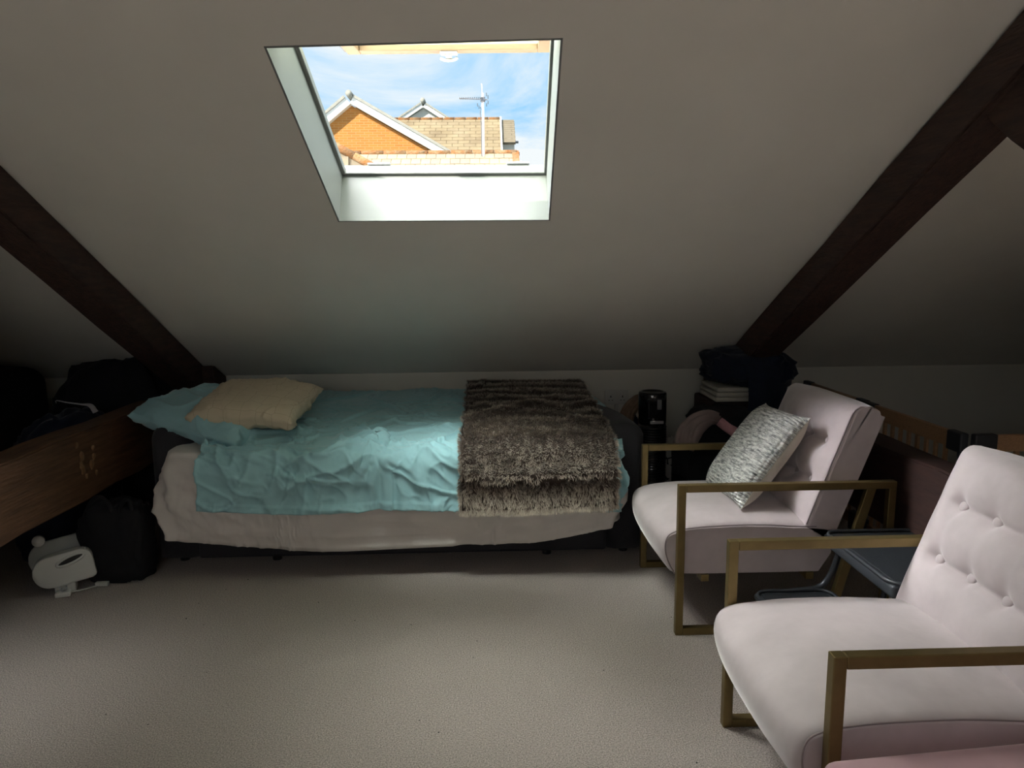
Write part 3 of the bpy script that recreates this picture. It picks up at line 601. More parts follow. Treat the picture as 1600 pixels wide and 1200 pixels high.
def fur():
    P = TH_; nu, nv = P.shape[:2]; n = 62000; r = np.random.default_rng(5)
    ui = r.random(n)*(nu-1.001); vi = r.random(n)*(nv-1.001)
    # extra strands on the edges
    k = 3600; ui[:k] = r.choice([0.02, nu-1.03], k)+r.normal(0, .01, k).clip(-.015, .015); vi[k:k+1800] = nv-1.03-r.random(1800)*.9; 
    iu, iv = ui.astype(int), vi.astype(int); fu, fv = (ui-iu)[:, None], (vi-iv)[:, None]
    A, B, C, D = P[iu, iv], P[iu+1, iv], P[iu, iv+1], P[iu+1, iv+1]
    R0 = (A*(1-fu)+B*fu)*(1-fv)+(C*(1-fu)+D*fu)*fv
    tu = (B-A); tv = (C-A); tu /= np.linalg.norm(tu, axis=1, keepdims=True); tv /= np.linalg.norm(tv, axis=1, keepdims=True); nn = np.cross(tv, tu); 
    sgn = np.sign((nn*np.array([0, -.4, 1])).sum(1, keepdims=True)+.0); nn *= sgn
    s = vi/(nv-1); x = ui/(nu-1)
    clump = np.stack([vn(x*34, s*60, 41)-.5, vn(x*34+7, s*60, 42)-.5], 1)
    rib = .5+.5*np.cos(2*math.pi*(s+.02*(vn(x*4, s*5, 43)-.5))/.098)
    rib = np.where(s < .60, rib, .35*rib+.35+.45*(vn(x*7, s*14, 44)-.5))
    L = (.009+.009*r.random(n)+.013*rib*(s < .62)+.007*(s >= .62)+.010*np.clip((s-.5)*2, 0, 1))
    d = nn*(.75)+tv*(.45+.8*clump[:, :1]+.25*r.normal(size=(n, 1)))+tu*(1.3*clump[:, 1:]+.3*r.normal(size=(n, 1)))
    edge = (x < .01)[:, None]*-tu*.8+(x > .985)[:, None]*tu*.8+np.clip((s-.92)*14, 0, 1)[:, None]*tv*1.0; d += edge
    d /= np.linalg.norm(d, axis=1, keepdims=True)
    side = np.cross(d, nn); side /= np.linalg.norm(side, axis=1, keepdims=True)+1e-9
    w0, w1 = .0018, .0015; g = np.array([0, 0, -1.])
    p0 = R0-nn*.002; p1 = R0+d*(L*.55)[:, None]; p2 = R0+d*L[:, None]+g*(L*.22)[:, None]*(np.clip(s[:, None]-.5, 0, .5))
    V = np.stack([p0-side*w0, p0+side*w0, p1+side*w1, p1-side*w1, p2], 1).reshape(-1, 3)
    b = np.arange(n)*5; Q = np.stack([b, b+1, b+2, b+3], 1); T = np.stack([b+3, b+2, b+4], 1)
    me = bpy.data.meshes.new('fur_pile'); me.from_pydata(V.tolist(), [], Q.tolist()+T.tolist())
    light = np.clip(.10+1.0*rib**1.5*(.5+.5*np.clip(1.2-s, .4, 1))+.5*(vn(x*26, s*46, 45)-.5)+.18*r.normal(size=n)+np.where(s > .93, .18, 0)+np.where((s > .60) & (s < .76), .22, 0), .02, 1)[:, None]
    root = np.array([.030, .020, .016]); mid = np.array([.15, .11, .088]); tipd = np.array([.15, .11, .085]); tipl = np.array([.95, .86, .70])
    tip = tipd*(1-light)+tipl*light; c1 = mid*(.5+light)
    colr = np.stack([np.tile(root, (n, 1)), np.tile(root, (n, 1)), c1, c1, tip], 1).reshape(-1, 3)
    at = me.color_attributes.new('fur_colour', 'FLOAT_COLOR', 'POINT'); at.data.foreach_set('color', np.hstack([colr, np.ones((len(colr), 1))]).reshape(-1).astype(np.float32))
    smooth(me); link('fur_pile', me, 'fur', throw, 'stuff')
fur()
# pillows
def place(cen, ax, ay, bend=None):
    ax = np.array(ax, float); ax /= np.linalg.norm(ax); ay = np.array(ay, float); ay -= ax*ay.dot(ax); ay /= np.linalg.norm(ay); az = np.cross(ax, ay)
    def f(Pl):
        Q = Pl[..., :1]*ax+Pl[..., 1:2]*ay+Pl[..., 2:3]*az+np.array(cen)
        return bend(Q, Pl) if bend else Q
    return f
AB = tuple(crumple(up2(q), .022, 400+i*7, fr=1.2, sgn=(1, -1)[i], mask=np.pad(np.ones((77, 77)), 2)) for i, q in enumerate(pillow_sim(.62, .46, .072, seed=1, slack=1.02)))
def bendp(Q, Pl):
    Q = Q.copy(); Q[..., 2] -= .30*np.clip(-Q[..., 0]-1.60, 0, 1)**1.0*0+.10*np.clip(3.45-Q[..., 1], 0, 1)*1.2; Q[..., 2] += .012*(ridge(Pl[..., 0]*8+5, Pl[..., 1]*7+Pl[..., 2]*9+5, 51)-.3); return Q
pillow_obj('pillow', AB, 'teal', place((-1.335, 3.45, .705), (.88, -.40, -.12), (.42, .86, .10), bendp)); tag(bpy.data.objects['pillow'], 'aqua pillow lying over the left arm of the bed, half under the beige cushion', 'pillow')
AB2 = pillow_sim(.52, .30, .045, seed=2, n=31, slack=1.02)
p2 = pillow_obj('pillow', AB2, 'teal', place((.34, 4.04, .640), (1, .05, -.03), (-.05, 1, .0))); tag(p2, 'aqua pillow against the wall, mostly under the fur throw', 'pillow')
AB3 = tuple(crumple(up2(q), .018, 430+i*7, fr=1.4, sgn=(1, -1)[i], mask=np.pad(np.ones((77, 77)), 2)) for i, q in enumerate(pillow_sim(.50, .40, .056, seed=3, slack=1.0)))
def bendc(Q, Pl):
    Q = Q.copy(); Q[..., 2] += .010*(ridge(Pl[..., 0]*10+5, Pl[..., 1]*9+5, 61)-.3)*np.clip(1.3-np.abs(Pl[..., 2:3][..., 0])*10, 0, 1); return Q
c3 = pillow_obj('cushion', AB3, 'beige_print', place((-1.125, 3.40, .757), (.95, -.16, -.04), (.22, .93, .22), bendc)); tag(c3, 'beige cushion with thin line print lying on the aqua pillow', 'cushion')

# ================================================================== ARMCHAIRS
def velvet_block(name, f, nu, nv, m, parent):   # closed shell from f(u,v)->xyz for front and back sheets
    pass
def make_chair(label, y):
    t = thing('armchair', label, 'armchair', (.68, y, 0), 0, 'pink velvet armchairs with brass frames')
    W = .655; B = .028
    # local: x depth (front 0), y across (0 near camera .. W far)
    def bar(p0, p1, wd=B, nm='frame_bar'):
        pass
    for k, yy in enumerate((0, W-B)):
        m = MB(); y0, y1 = yy, yy+B
        m.box(0, y0, 0, B, y1, .585, .0025)                 # front post
        m.box(B, y0, .557, .81, y1, .585, .0025)            # arm
        m.box(B, y0, 0, .81, y1, B, .0025)                  # floor skid
        m.box(.81-B, y0, B, .81, y1, .557, .0025)           # rear post
        m.build('side_frame', 'brass', t)
        MB().prism([(.70, .557), (.735, .557), (.60, .03), (.565, .03)], 1, y0+.003, y1-.003, .002).build('back_strut', 'brass', t)
    MB().box(.10, B, .20, .13, W-B, .228, .002).build('cross_bar', 'brass', t); MB().box(.50, B, .20, .53, W-B, .228, .002).build('cross_bar', 'brass', t)
    # seat: rounded loft. side profile in XZ with waterfall front
    a, b = B+.004, W-B-.004
    prof = []   # clockwise (x,z) from rear bottom to front bottom, over the top to rear top
    pf = [(.555, .225), (.30, .225), (.02, .228), (-.022, .245), (-.055, .30), (-.062, .345), (-.050, .385), (-.015, .405), (.05, .418), (.15, .426), (.30, .428), (.45, .418), (.60, .400), (.60, .30)]
    pf = curve_pts([(p[0], 0, p[1]) for p in pf], 4); pf = [(p[0], p[2]) for p in pf]; ny = 22; bm = bmesh.new(); rows = []
    for j in range(ny+1):
        v = j/ny; e = 1-abs(2*v-1)**2.6; rr = []
        inset = .0 if 0 < j < ny else .012
        cxp, czp = .28, .31
        for (x, z) in pf:
            top = max(0, (z-.33)/.1); zz = z+.026*e*top*min(1, (x+.1)*6)-.012*(1-e)*top
            fr = max(0, (.03-x)/.09); xx = x-.012*e*fr+.020*(1-e)*fr*(1)
            zz += .0025*(float(vn(x*14+3, v*7, 71))-.5)*top
            if inset: xx = xx+(cxp-xx)*.025; zz = zz+(czp-zz)*.06
            rr.append(bm.verts.new((xx, a+(b-a)*v, zz)))
        rows.append(rr)
    n = len(pf)
    for r0, r1 in zip(rows, rows[1:]):
        for k in range(n): bm.faces.new((r0[k], r0[(k+1) % n], r1[(k+1) % n], r1[k]))
    bm.faces.new(rows[0][::-1]); bm.faces.new(rows[-1]); bmesh.ops.recalc_face_normals(bm, faces=bm.faces)
    me = bpy.data.meshes.new('seat'); bm.to_mesh(me); bm.free(); smooth_q(me); seat = link('seat', me, 'velvet', t)
    for yy, sg in ((a, -1),):
        pts = [(p[0]+(.28-p[0])*.012, yy-sg*.0005+sg*.0, p[1]-.012*max(0, (p[1]-.33)/.1)+.0) for p in pf[8:-6]]
        pts = [(x+(.020*max(0, (.03-x)/.09)), yy_, z+.002) for x, yy_, z in pts]
        MB().tube(pts, .0026, 6).build('piping', 'seam', seat, sm=True)
    # back cushion: tufted front, in a leaning frame. plane: origin bottom, s up, y across, d forward
    o0 = np.array([.545, 0, .385]); up = np.array([.165, 0, .454]); up /= np.linalg.norm(up); fw = np.array([-up[2], 0, up[0]])
    Hh, D = .50, .115; a2, b2 = B+.004, W-B-.004
    cols = [W/2-.195, W/2-.065, W/2+.065, W/2+.195]; rowsz = [.17, .33]
    def bump(yv, s):
        h = .040*(1-np.abs(2*(yv-a2)/(b2-a2)-1)**5)*(1-np.abs(2*s/Hh-1)**5)
        for rz_ in rowsz:
            inx = 1/(1+np.exp((np.abs(yv-W/2)-.215)/.012))
            h = h-.011*np.exp(-((s-rz_)/.009)**2)*inx-.016*np.exp(-((s-rz_)/.040)**2)*inx
            for c in cols: r2 = (yv-c)**2+(s-rz_)**2; h = h-.014*np.exp(-r2/(2*.016**2))-.008*np.exp(-r2/(2*.035**2))
        for c in cols: h = h-.004*np.exp(-((yv-c)/.022)**2)*np.exp(-((s-.25)/.13)**4)
        h = h+.0025*(vn(yv*16, s*16, 81)-.5); return h
    # profile across D with rounded top edge: param q around from back-bottom over front to back-top
    nS, nY = 92, 110; Yv = np.linspace(a2, b2, nY); rows = []
    path = [(s_, 'f') for s_ in np.linspace(0, Hh-.055, nS)]
    P = []
    for s_ in np.linspace(0, Hh, nS):
        rr = .045; dd = 0.0
        if s_ > Hh-rr: dd = rr-math.sqrt(max(0, rr*rr-(s_-(Hh-rr))**2))
        hb = bump(Yv, np.full(nY, s_)); ed = np.minimum(Yv-a2, b2-Yv); ed = np.where(ed < .012, .012-np.sqrt(np.maximum(0, .012**2-(.012-ed)**2)), 0)
        P.append(o0+up*s_+fw*((D/2-dd)+hb*(1 if dd == 0 else max(0, 1-dd/rr)) - ed)[:, None]+np.array([0, 1, 0])*Yv[:, None])
    for k in range(1, 9):     # over the top
        q = k/9; rr = .045
        P.append(o0+up*(Hh)-up*(.0 if q < .6 else .03*(q-.6)**2*6)+fw*(D/2-rr-(D-rr-.01)*q)+np.array([0, 1, 0])*Yv[:, None]+up*.010*math.sin(q*math.pi)*(1-np.abs(2*(Yv-a2)/(b2-a2)-1)**4)[:, None])
    for s_ in np.linspace(Hh-.015, -.02, 8): P.append(o0+up*s_+fw*(-D/2)+np.array([0, 1, 0])*Yv[:, None])
    P = np.array(P); nP = len(P); bm = bmesh.new(); vv = [[bm.verts.new(p) for p in r] for r in P]
    for i in range(nP-1):
        for j in range(nY-1): bm.faces.new((vv[i][j], vv[i+1][j], vv[i+1][j+1], vv[i][j+1]))
    for j in range(nY-1): bm.faces.new((vv[-1][j], vv[0][j], vv[0][j+1], vv[-1][j+1]))
    bm.faces.new([r[0] for r in vv]); bm.faces.new([r[-1] for r in vv][::-1]); bmesh.ops.recalc_face_normals(bm, faces=bm.faces)
    me = bpy.data.meshes.new('backrest'); bm.to_mesh(me); bm.free(); smooth_q(me)
    back = link('backrest', me, 'velvet', t)
    for yy, j in ((a2, 1),):
        pts = [tuple(P[i][j]+fw*.001+np.array([0, -.001 if j == 1 else .001, 0])) for i in range(2, nS+8, 3)]
        MB().tube(pts, .0028, 6).build('piping', 'seam', back, sm=True)
    for c in cols:
        for s_ in rowsz:
            p = o0+up*s_+fw*(D/2+float(bump(np.array([c]), np.array([s_]))[0])+.009)+np.array([0, c, 0])
            bm = bmesh.new(); bmesh.ops.create_uvsphere(bm, u_segments=16, v_segments=10, radius=.0155); bmesh.ops.scale(bm, vec=(1, 1, .6), verts=bm.verts)
            me = bpy.data.meshes.new('button'); bm.to_mesh(me); bm.free(); smooth(me); bo = link('button', me, 'velvet', back); bo.location = p; bo.rotation_euler = Vector(fw).to_track_quat('Z', 'Y').to_euler()
    return t
make_chair('pale pink velvet armchair with the grey knitted cushion, beside the bed', 2.485)
make_chair('pale pink velvet armchair in front, with bare tufted back and brass frame', 1.305)
# knitted cushion
kc = thing('cushion', 'grey and white knitted cushion with cream back, leaning in the armchair by the bed', 'cushion')
AB4 = pillow_sim(.38, .42, .058, seed=4, slack=1.01)
upv = np.array([.25, -.01, .33]); 
pillow_obj('knit', AB4, 'knit', place((1.075, 2.81, .618), (0.02, -1.0, 0), upv), kc, mb='cream')
# ottoman in the near corner
ot = thing('footstool', 'rose pink velvet footstool cut off at the bottom right corner', 'footstool', (1.25, 1.03, 0), R(5))
def rbox(name, x0, y0, z0, x1, y1, z1, r, m, parent, puff=0, seg=5):
    bm = bmesh.new(); bmesh.ops.create_cube(bm, size=1); bmesh.ops.scale(bm, vec=(x1-x0, y1-y0, z1-z0), verts=bm.verts); bmesh.ops.translate(bm, vec=((x0+x1)/2, (y0+y1)/2, (z0+z1)/2), verts=bm.verts)
    bmesh.ops.bevel(bm, geom=list(bm.edges), offset=r, segments=seg, affect='EDGES', profile=.5)
    if puff:
        bmesh.ops.subdivide_edges(bm, edges=list(bm.edges), cuts=2, use_grid_fill=True)
        for v in bm.verts:
            a = 1-abs(2*(v.co.x-x0)/(x1-x0)-1)**3; b = 1-abs(2*(v.co.y-y0)/(y1-y0)-1)**3
            if v.co.z > (z0+z1)/2: v.co.z += puff*max(0, a)*max(0, b)
    me = bpy.data.meshes.new(name); bm.to_mesh(me); bm.free(); smooth(me); return link(name, me, m, parent)
rbox('cushion_top', -.615, -.32, .285, .30, .245, .432, .028, 'velvet2', ot, puff=.0)
rbox('body', -.60, -.31, .05, .29, .235, .277, .01, 'velvet2', ot)
MB().tube([(-.595, .247, .358), (.28, .247, .358)], .003, 6).build('piping', 'seam', ot, sm=True)
for x in (-.53, .25):
    for y in (-.28, .19): MB().lathe([(.012, 0), (.018, .05)], (x, y), 12).build('leg', 'brass', ot)

# ================================================================== STEP STOOL between the chairs
ss = thing('step_stool', 'folding step stool with dark treads and grey tube frame between the armchairs', 'step stool', (1.2, 2.2, 0))
def tray(nm, x0, y0, x1, y1, z, th):
    o = rbox(nm, x0, y0, z-th, x1, y1, z, .012, 'plastic_grey', ss, seg=3)
    m = MB(); r = .05
    MB().box(x0+.02, y0+.02, z-.001, x1-.02, y1-.02, z+.004, .003).build('grip_mat', 'plastic_dark', o)
    rim = []
    for (cx, cy, a0) in ((x1-r, y1-r, 0), (x0+r, y1-r, 90), (x0+r, y0+r, 180), (x1-r, y0+r, 270)):
        for k in range(5): a = R(a0+k*22.5); rim.append((cx+r*math.cos(a), cy+r*math.sin(a), z+.004))
    rim.append(rim[0]); MB().tube(rim, .007, 6, caps=False).build('rim', 'plastic_grey', o, sm=True)
tray('tread', -.25, -.16, .03, .235, .19, .025); tray('tread', .015, -.19, .36, .27, .40, .045)
for yy in (-.175, .245):
    MB().tube(curve_pts([(-.24, yy, .013), (-.20, yy, .16), (-.10, yy, .185), (.00, yy, .20), (.045, yy, .26), (.075, yy, .36), (.10, yy, .39)], 6), .011, 10).build('side_tube', 'steel_grey', ss, sm=True)
    MB().tube(curve_pts([(.30, yy, .37), (.31, yy, .30), (.35, yy, .15), (.38, yy, .013)], 6), .011, 10).build('rear_leg', 'steel_grey', ss, sm=True)
    MB().tube(curve_pts([(.10, yy-.012 if yy < 0 else yy+.012, .33), (.17, yy, .365), (.24, yy, .33), (.25, yy, .20), (.22, yy, .02)], 6), .010, 10).build('side_tube', 'steel_grey', ss, sm=True)

# ================================================================== TOWER HEATER, SOCKET and things behind the armchair
th = thing('tower_heater', 'glossy black tower heater standing between the bed and the clothes heap', 'heater', (.868, 3.75, 0))
MB().lathe([(.10, 0), (.105, .006), (.10, .02), (.05, .03)], n=32).build('base', 'gloss_black', th, sm=True)
MB().lathe([(.066, .03), (.0745, .04), (.0745, .55)], n=40).build('body', 'gloss_black', th, sm=True)
MB().lathe([(.0745, .552), (.0755, .56), (.0755, .712), (.072, .722), (.060, .726), (.055, .718)], n=40).build('head', 'gloss_black', th, sm=True)
g = MB()
for i in range(34):
    z = .06+i*.0142; g.lathe([(.0762, z), (.0785, z+.002), (.0785, z+.006), (.0762, z+.008)], n=32)
g.build('grille', 'grille', th, sm=True, kind='stuff')
dp = MB().box(-.045, -.082, .59, .045, -.066, .700, .012, 3).build('control_panel', 'gloss_black', th)
MB().box(.008, -.0835, .640, .030, -.082, .692).build('display', 'glow_grey', dp)
for i in range(7): MB().box(.010, -.0845, .644+i*.007, .028, -.0834, .6465+i*.007).build('display_row', 'dark_slot', dp)
MB().box(-.028, -.084, .562, .044, -.076, .578, .002).build('badge', 'silver', th)
so = thing('wall_socket', 'white double socket low on the wall right of the bed', 'socket', (.762, 4.25, .61))
MB().box(-.073, -.012, -.044, .073, 0, .044, .004).build('plate', 'socket', so)
for x in (-.036, .036):
    MB().box(x-.010 + (.012 if x < 0 else -.012), -.017, .010, x+.010+(.012 if x < 0 else -.012), -.011, .028, .002).build('switch', 'socket', so)
    MB().box(x-.003, -.0128, -.002, x+.003, -.0118, .010).box(x-.014, -.0128, -.020, x-.006, -.0118, -.016).box(x+.006, -.0128, -.020, x+.014, -.0118, -.016).build('pin_holes', 'dark_slot', so)
MB().box(-.012, -.016, -.61, .012, -.001, -.046, .002).build('cable_trunking', 'socket', so)
def draped(name, c, size, n, coll, m, label, cat, rot=0, z=1.0, solid=.004, steps=70, seed=0, slack=.97):
    h = size[0]/(n[0]-1); h2 = size[1]/(n[1]-1); U, V = np.meshgrid((np.arange(n[0])/(n[0]-1)-.5)*size[0]*slack, (np.arange(n[1])/(n[1]-1)-.5)*size[1]*slack, indexing='ij')
    r = np.random.default_rng(seed); ca, sa = math.cos(rot), math.sin(rot)
    P = np.stack([c[0]+U*ca-V*sa, c[1]+U*sa+V*ca, np.full(U.shape, z)+.012*(vn(U*14+5, V*14+5, seed)-.5)], -1)+r.normal(0, .002, U.shape+(3,))
    P = cloth(P, h, h2, coll, steps=steps, iters=6, fric=.6, damp=.93)
    o = grid_mesh(name, P, m, solid=solid, sub=1, offset=1); tag(o, label, cat); return o
# black holdall under everything
rbox('holdall', 1.02, 3.42, .0, 1.50, 3.96, .42, .07, 'blackcloth', None, puff=.02); tag(bpy.data.objects['holdall'], 'large black fabric bag on the floor under the clothes heap', 'bag')
E1 = lambda P: sdf_ell(P, (1.25, 3.72, .44), (.24, .25, .20)); E2 = lambda P: sdf_ell(P, (1.10, 3.66, .40), (.13, .16, .15))
BX = lambda P: sdf_box(P, np.array([1.26, 3.69, .21]), np.array([.25, .28, .215]), .07, .004)
lump('folded_clothes', (1.27, 3.74, .52), (.20, .22, .12), 'blackcloth', seed=9, amp=.15, fold=.08); tag(bpy.data.objects['folded_clothes'], 'bundle of black clothes on the black bag, under the white towel', 'clothes')
draped('black_jacket', (1.20, 3.66), (.50, .56), (44, 48), collider(ground(.01), BX, E1, E2), 'blackcloth', 'black jacket draped over the clothes heap', 'clothes', rot=.3, z=.68, seed=11)
def ribbon_cloth(name, ctrl, wd, th, m, label, cat, seed=0, n=30, k=48, pleat=9, amp=.012):
    pts = [np.array(p) for p in curve_pts(ctrl, 10)]; L_ = len(pts); wdi = np.interp(np.linspace(0, len(wd)-1, L_), range(len(wd)), wd); thi = np.interp(np.linspace(0, len(th)-1, L_), range(len(th)), th); P = []
    for i, p in enumerate(pts):
        t = pts[min(i+1, L_-1)]-pts[max(i-1, 0)]; t = t/np.linalg.norm(t); s_ = np.cross(t, (0, -.5, .86)); s_ /= np.linalg.norm(s_); u = np.cross(s_, t); row = []
        for q in range(k):
            a = 2*math.pi*q/k; ca, sa = math.cos(a), math.sin(a); pl = amp*(abs(math.sin(ca*pleat+1.3*math.sin(i*.13)+seed))**.7-.5)*min(1, abs(sa)*2)
            row.append(p+s_*ca*wdi[i]+u*(np.sign(sa)*abs(sa)**.6*thi[i]+(pl if sa > 0 else 0)))
        P.append(row)
    P = np.array(P); me = bpy.data.meshes.new(name); i = np.arange(L_*k).reshape(L_, k); i = np.hstack([i, i[:, :1]])
    F = np.stack([i[:-1, :-1], i[1:, :-1], i[1:, 1:], i[:-1, 1:]], -1).reshape(-1, 4).tolist()+[list(range(k))[::-1], list(range((L_-1)*k, L_*k))]
    me.from_pydata(P.reshape(-1, 3).tolist(), [], F); smooth(me); bm = bmesh.new(); bm.from_mesh(me); bmesh.ops.recalc_face_normals(bm, faces=bm.faces); bm.to_mesh(me); bm.free()
    return tag(link(name, me, m), label, cat)
ribbon_cloth('taupe_shirt', [(.945, 3.40, .50), (.985, 3.42, .575), (1.035, 3.44, .615), (1.085, 3.46, .632), (1.135, 3.47, .625)], [.055, .060, .050, .042, .030], [.016, .026, .030, .028, .018], 'taupe', 'crumpled taupe shirt on the left side of the clothes heap', 'clothes', seed=1, pleat=4, amp=.030)
# rolled pink cloth
ribbon_cloth('rolled_cloth', [(1.125, 3.42, .622), (1.155, 3.405, .600), (1.190, 3.39, .575), (1.225, 3.375, .548)], [.020, .024, .024, .020], [.016, .018, .018, .016], 'pinkcloth', 'twisted pink cloth on the clothes heap beside the taupe shirt', 'cloth', seed=3, pleat=2, amp=.016)
# box carrying towel and blanket, behind
rbox('storage_box', 1.18, 3.80, .0, 1.52, 4.05, .665, .012, 'timber3', None); tag(bpy.data.objects['storage_box'], 'dark tall box against the wall under the navy blanket', 'box')
tw = thing('towel', 'folded off-white towel between the black clothes and the navy blanket', 'towel')
for i in range(3): rbox('towel_fold', 1.195+.004*i, 3.70, .668+i*.026, 1.40-.012*i, 4.0, .693+i*.026, .010, 'offwhite', tw, puff=.0)
EB = lambda P: sdf_ell(P, (1.41, 3.86, .77), (.25, .20, .155))
nb = lump('blanket', (1.405, 3.86, .84), (.225, .20, .098), 'navy', seed=14, amp=.22, fold=.14, n=(70, 40), sq=.62); tag(nb, 'dark navy blanket bundled on top of the stack under the right roof timber', 'blanket')
nc = draped('navy_coat', (1.45, 3.80), (.44, .46), (40, 40), collider(ground(.01), lambda P: sdf_ell(P, (1.405, 3.86, .80), (.25, .225, .145)), lambda P: sdf_box(P, np.array([1.36, 3.89, .33]), np.array([.19, .17, .36]), .03, .01)), 'navy', 'navy fleece thrown over the bundled blanket', 'clothes', rot=.2, z=.98, seed=15)
for v in nc.data.vertices: pass
for i, (x, z, l) in enumerate(((1.545, .775, .05), (1.60, .77, .06), (1.625, .765, .055))):
    tag(lump('loose_tag', (x, 3.60, z-l/2-.01), (.009, .003, l/2), 'strap', seed=i, n=(12, 8)), ('leftmost', 'middle', 'rightmost')[i]+' of three small pale labels hanging from the navy fleece', 'label', 'pale labels on the navy fleece')
# patterned bag, tan scarf, dark teal cloth
lump('patterned_cloth', (1.015, 3.96, .21), (.055, .05, .21), 'rune', seed=17, amp=.15, fold=.06, flat=.002); tag(bpy.data.objects['patterned_cloth'], 'white cloth with black arrow print hanging right of the tower heater', 'cloth')
EC = lambda P: sdf_ell(P, (.80, 3.98, .28), (.075, .10, .30))
lump('laundry_bag', (.815, 3.97, .27), (.058, .09, .27), 'navy', seed=18, amp=.12, fold=.1, flat=.002); tag(bpy.data.objects['laundry_bag'], 'dark teal bag squeezed between the bed arm and the tower heater', 'bag')
ribbon_cloth('scarf', [(.775, 3.93, .47), (.762, 3.93, .53), (.785, 3.94, .59), (.835, 3.95, .64), (.88, 3.96, .62)], [.030, .042, .040, .036, .03], [.02, .03, .03, .025, .02], 'tan', 'tan scarf crumpled behind the tower heater', 'scarf', seed=5, pleat=5, amp=.016)
# ================================================================== BABY GATE
def gate_panel(name, label, org, rz, L, nb, cap0=True, cap1=True):
    t = thing(name, label, 'gate', org, rz, 'wooden playpen gate panels behind the armchairs')
    H = .70; j = .095
    MB().box(j, -.011, H-.068, L-j, .011, H, .003).build('top_rail', 'beech', t); MB().box(j, -.011, .03, L-j, .011, .09, .003).build('bottom_rail', 'beech', t)
    for i in range(nb):
        x = j+.02+(L-2*j-.04)*i/(nb-1); MB().box(x-.010, -.006, .088, x+.010, .006, H-.066, .002).build('bar', 'beech', t)
    for x0, x1 in ((0, j), (L-j, L)):
        MB().box(x0+.002, -.017, H-.078, x1-.001, .017, H+.004, .006).build('corner_joint', 'joint', t)
        MB().box(x0+.002, -.017, .0, x1-.001, .017, .10, .006).build('corner_joint', 'joint', t)
    for x in (.025, L-.025): MB().lathe([(.010, .10), (.010, H-.08)], (x, 0), 12).build('hinge_post', 'joint', t, sm=True)
    return t
gate_panel('playpen_gate', 'wooden gate panel farthest back, behind the armchair beside the bed', (1.905, 4.20, 0), R(-90), .715, 9)
gate_panel('playpen_gate', 'wooden gate panel with open bars just right of the armchair by the bed', (1.895, 3.478, 0), R(-90), .755, 9)
gate_panel('playpen_gate', 'wooden gate panel facing the room above the nearest armchair back', (1.92, 2.715, 0), R(0), .72, 8)
lump('gate_latch', (1.93, 2.70, .60), (.018, .022, .035), 'joint', seed=4, n=(14, 10)); tag(bpy.data.objects['gate_latch'], 'small dark latch at the corner where the gate panels meet', 'latch')

# ================================================================== LEFT SIDE: appliance, bag, pile behind the beam
ap = thing('portable_heater', 'white plastic appliance with slot handle tipped on the carpet at the left', 'appliance', (-1.86, 3.02, 0), R(24))
# front shell: rounded slab lying on its long edge, local x along length
def slabshape(nm, x0, x1, z0, z1, y0, y1, r, m, hole=None, tilt=0):
    n = 8; poly = []
    for (cx, cz_, a0) in ((x1-r, z1-r, 0), (x0+r*1.4, z1-r*1.4, 90), (x0+r*1.4, z0+r*1.4, 180), (x1-r*.4, z0+r*.4, 270)):
        rr = r if a0 == 0 else (r*1.4 if a0 in (90, 180) else r*.4)
        for k in range(n+1): a = R(a0+90*k/n); poly.append((cx+rr*math.cos(a), cz_+rr*math.sin(a)))
    b = MB(); b.prism(poly, 1, y0, y1, .006, 3); o = b.build(nm, m, ap, sm=False)
    for p in o.data.polygons: p.use_smooth = True
    o.rotation_euler = (R(tilt), R(0), 0); return o
s1 = slabshape('front_shell', -.115, .115, .045, .185, -.045, .0, .045, 'appl')
s2 = slabshape('rear_shell', -.135, .125, .085, .235, .012, .075, .05, 'appl_grey', tilt=-14)
for a in (s1, s2): a.rotation_euler[1] = R(-9)
hd = []
for k in range(25): a = 2*math.pi*k/24; hd.append((.035+.055*math.cos(a)*1.0, -.047, .150+.016*math.sin(a)+.010*math.cos(a)))
MB().tube(hd, .006, 8, caps=False).build('handle_rim', 'appl', s1, sm=True)
MB().prism([(.035+.048*math.cos(2*math.pi*k/24), .150+.011*math.sin(2*math.pi*k/24)+.009*math.cos(2*math.pi*k/24)) for k in range(24)], 1, -.0475, -.044).build('handle_slot', 'dark_slot', s1)
for x, z, s in ((-.112, .238, .024), (.070, .290, .019)):
    o = MB().lathe([(s, -.008), (s*1.02, 0), (s, .008)], n=20).build('wheel', 'appl', ap, sm=True); o.location = (x, .05, z-.012); o.rotation_euler = (R(90), 0, 0)
MB().box(-.06, -.040, .0, .02, .03, .052, .006).build('foot', 'appl', ap)
pg = thing('mains_plug', 'white three-pin plug lying on the carpet in front of the white appliance', 'plug', (-1.86, 2.955, 0), R(20))
MB().box(-.030, -.020, 0, .030, .020, .022, .007, 3).build('plug_body', 'appl', pg, sm=True)
for x, y in ((-.012, .011), (.012, .011), (0, -.008)): MB().box(x-.003, y-.002, .022, x+.003, y+.002, .040).build('pin', 'silver', pg)
cb = MB().tube(curve_pts([(.028, .005, .012), (.08, .03, .006), (.15, .075, .005), (.20, .14, .006)], 8), .0035, 8).build('flex', 'appl', pg, sm=True)
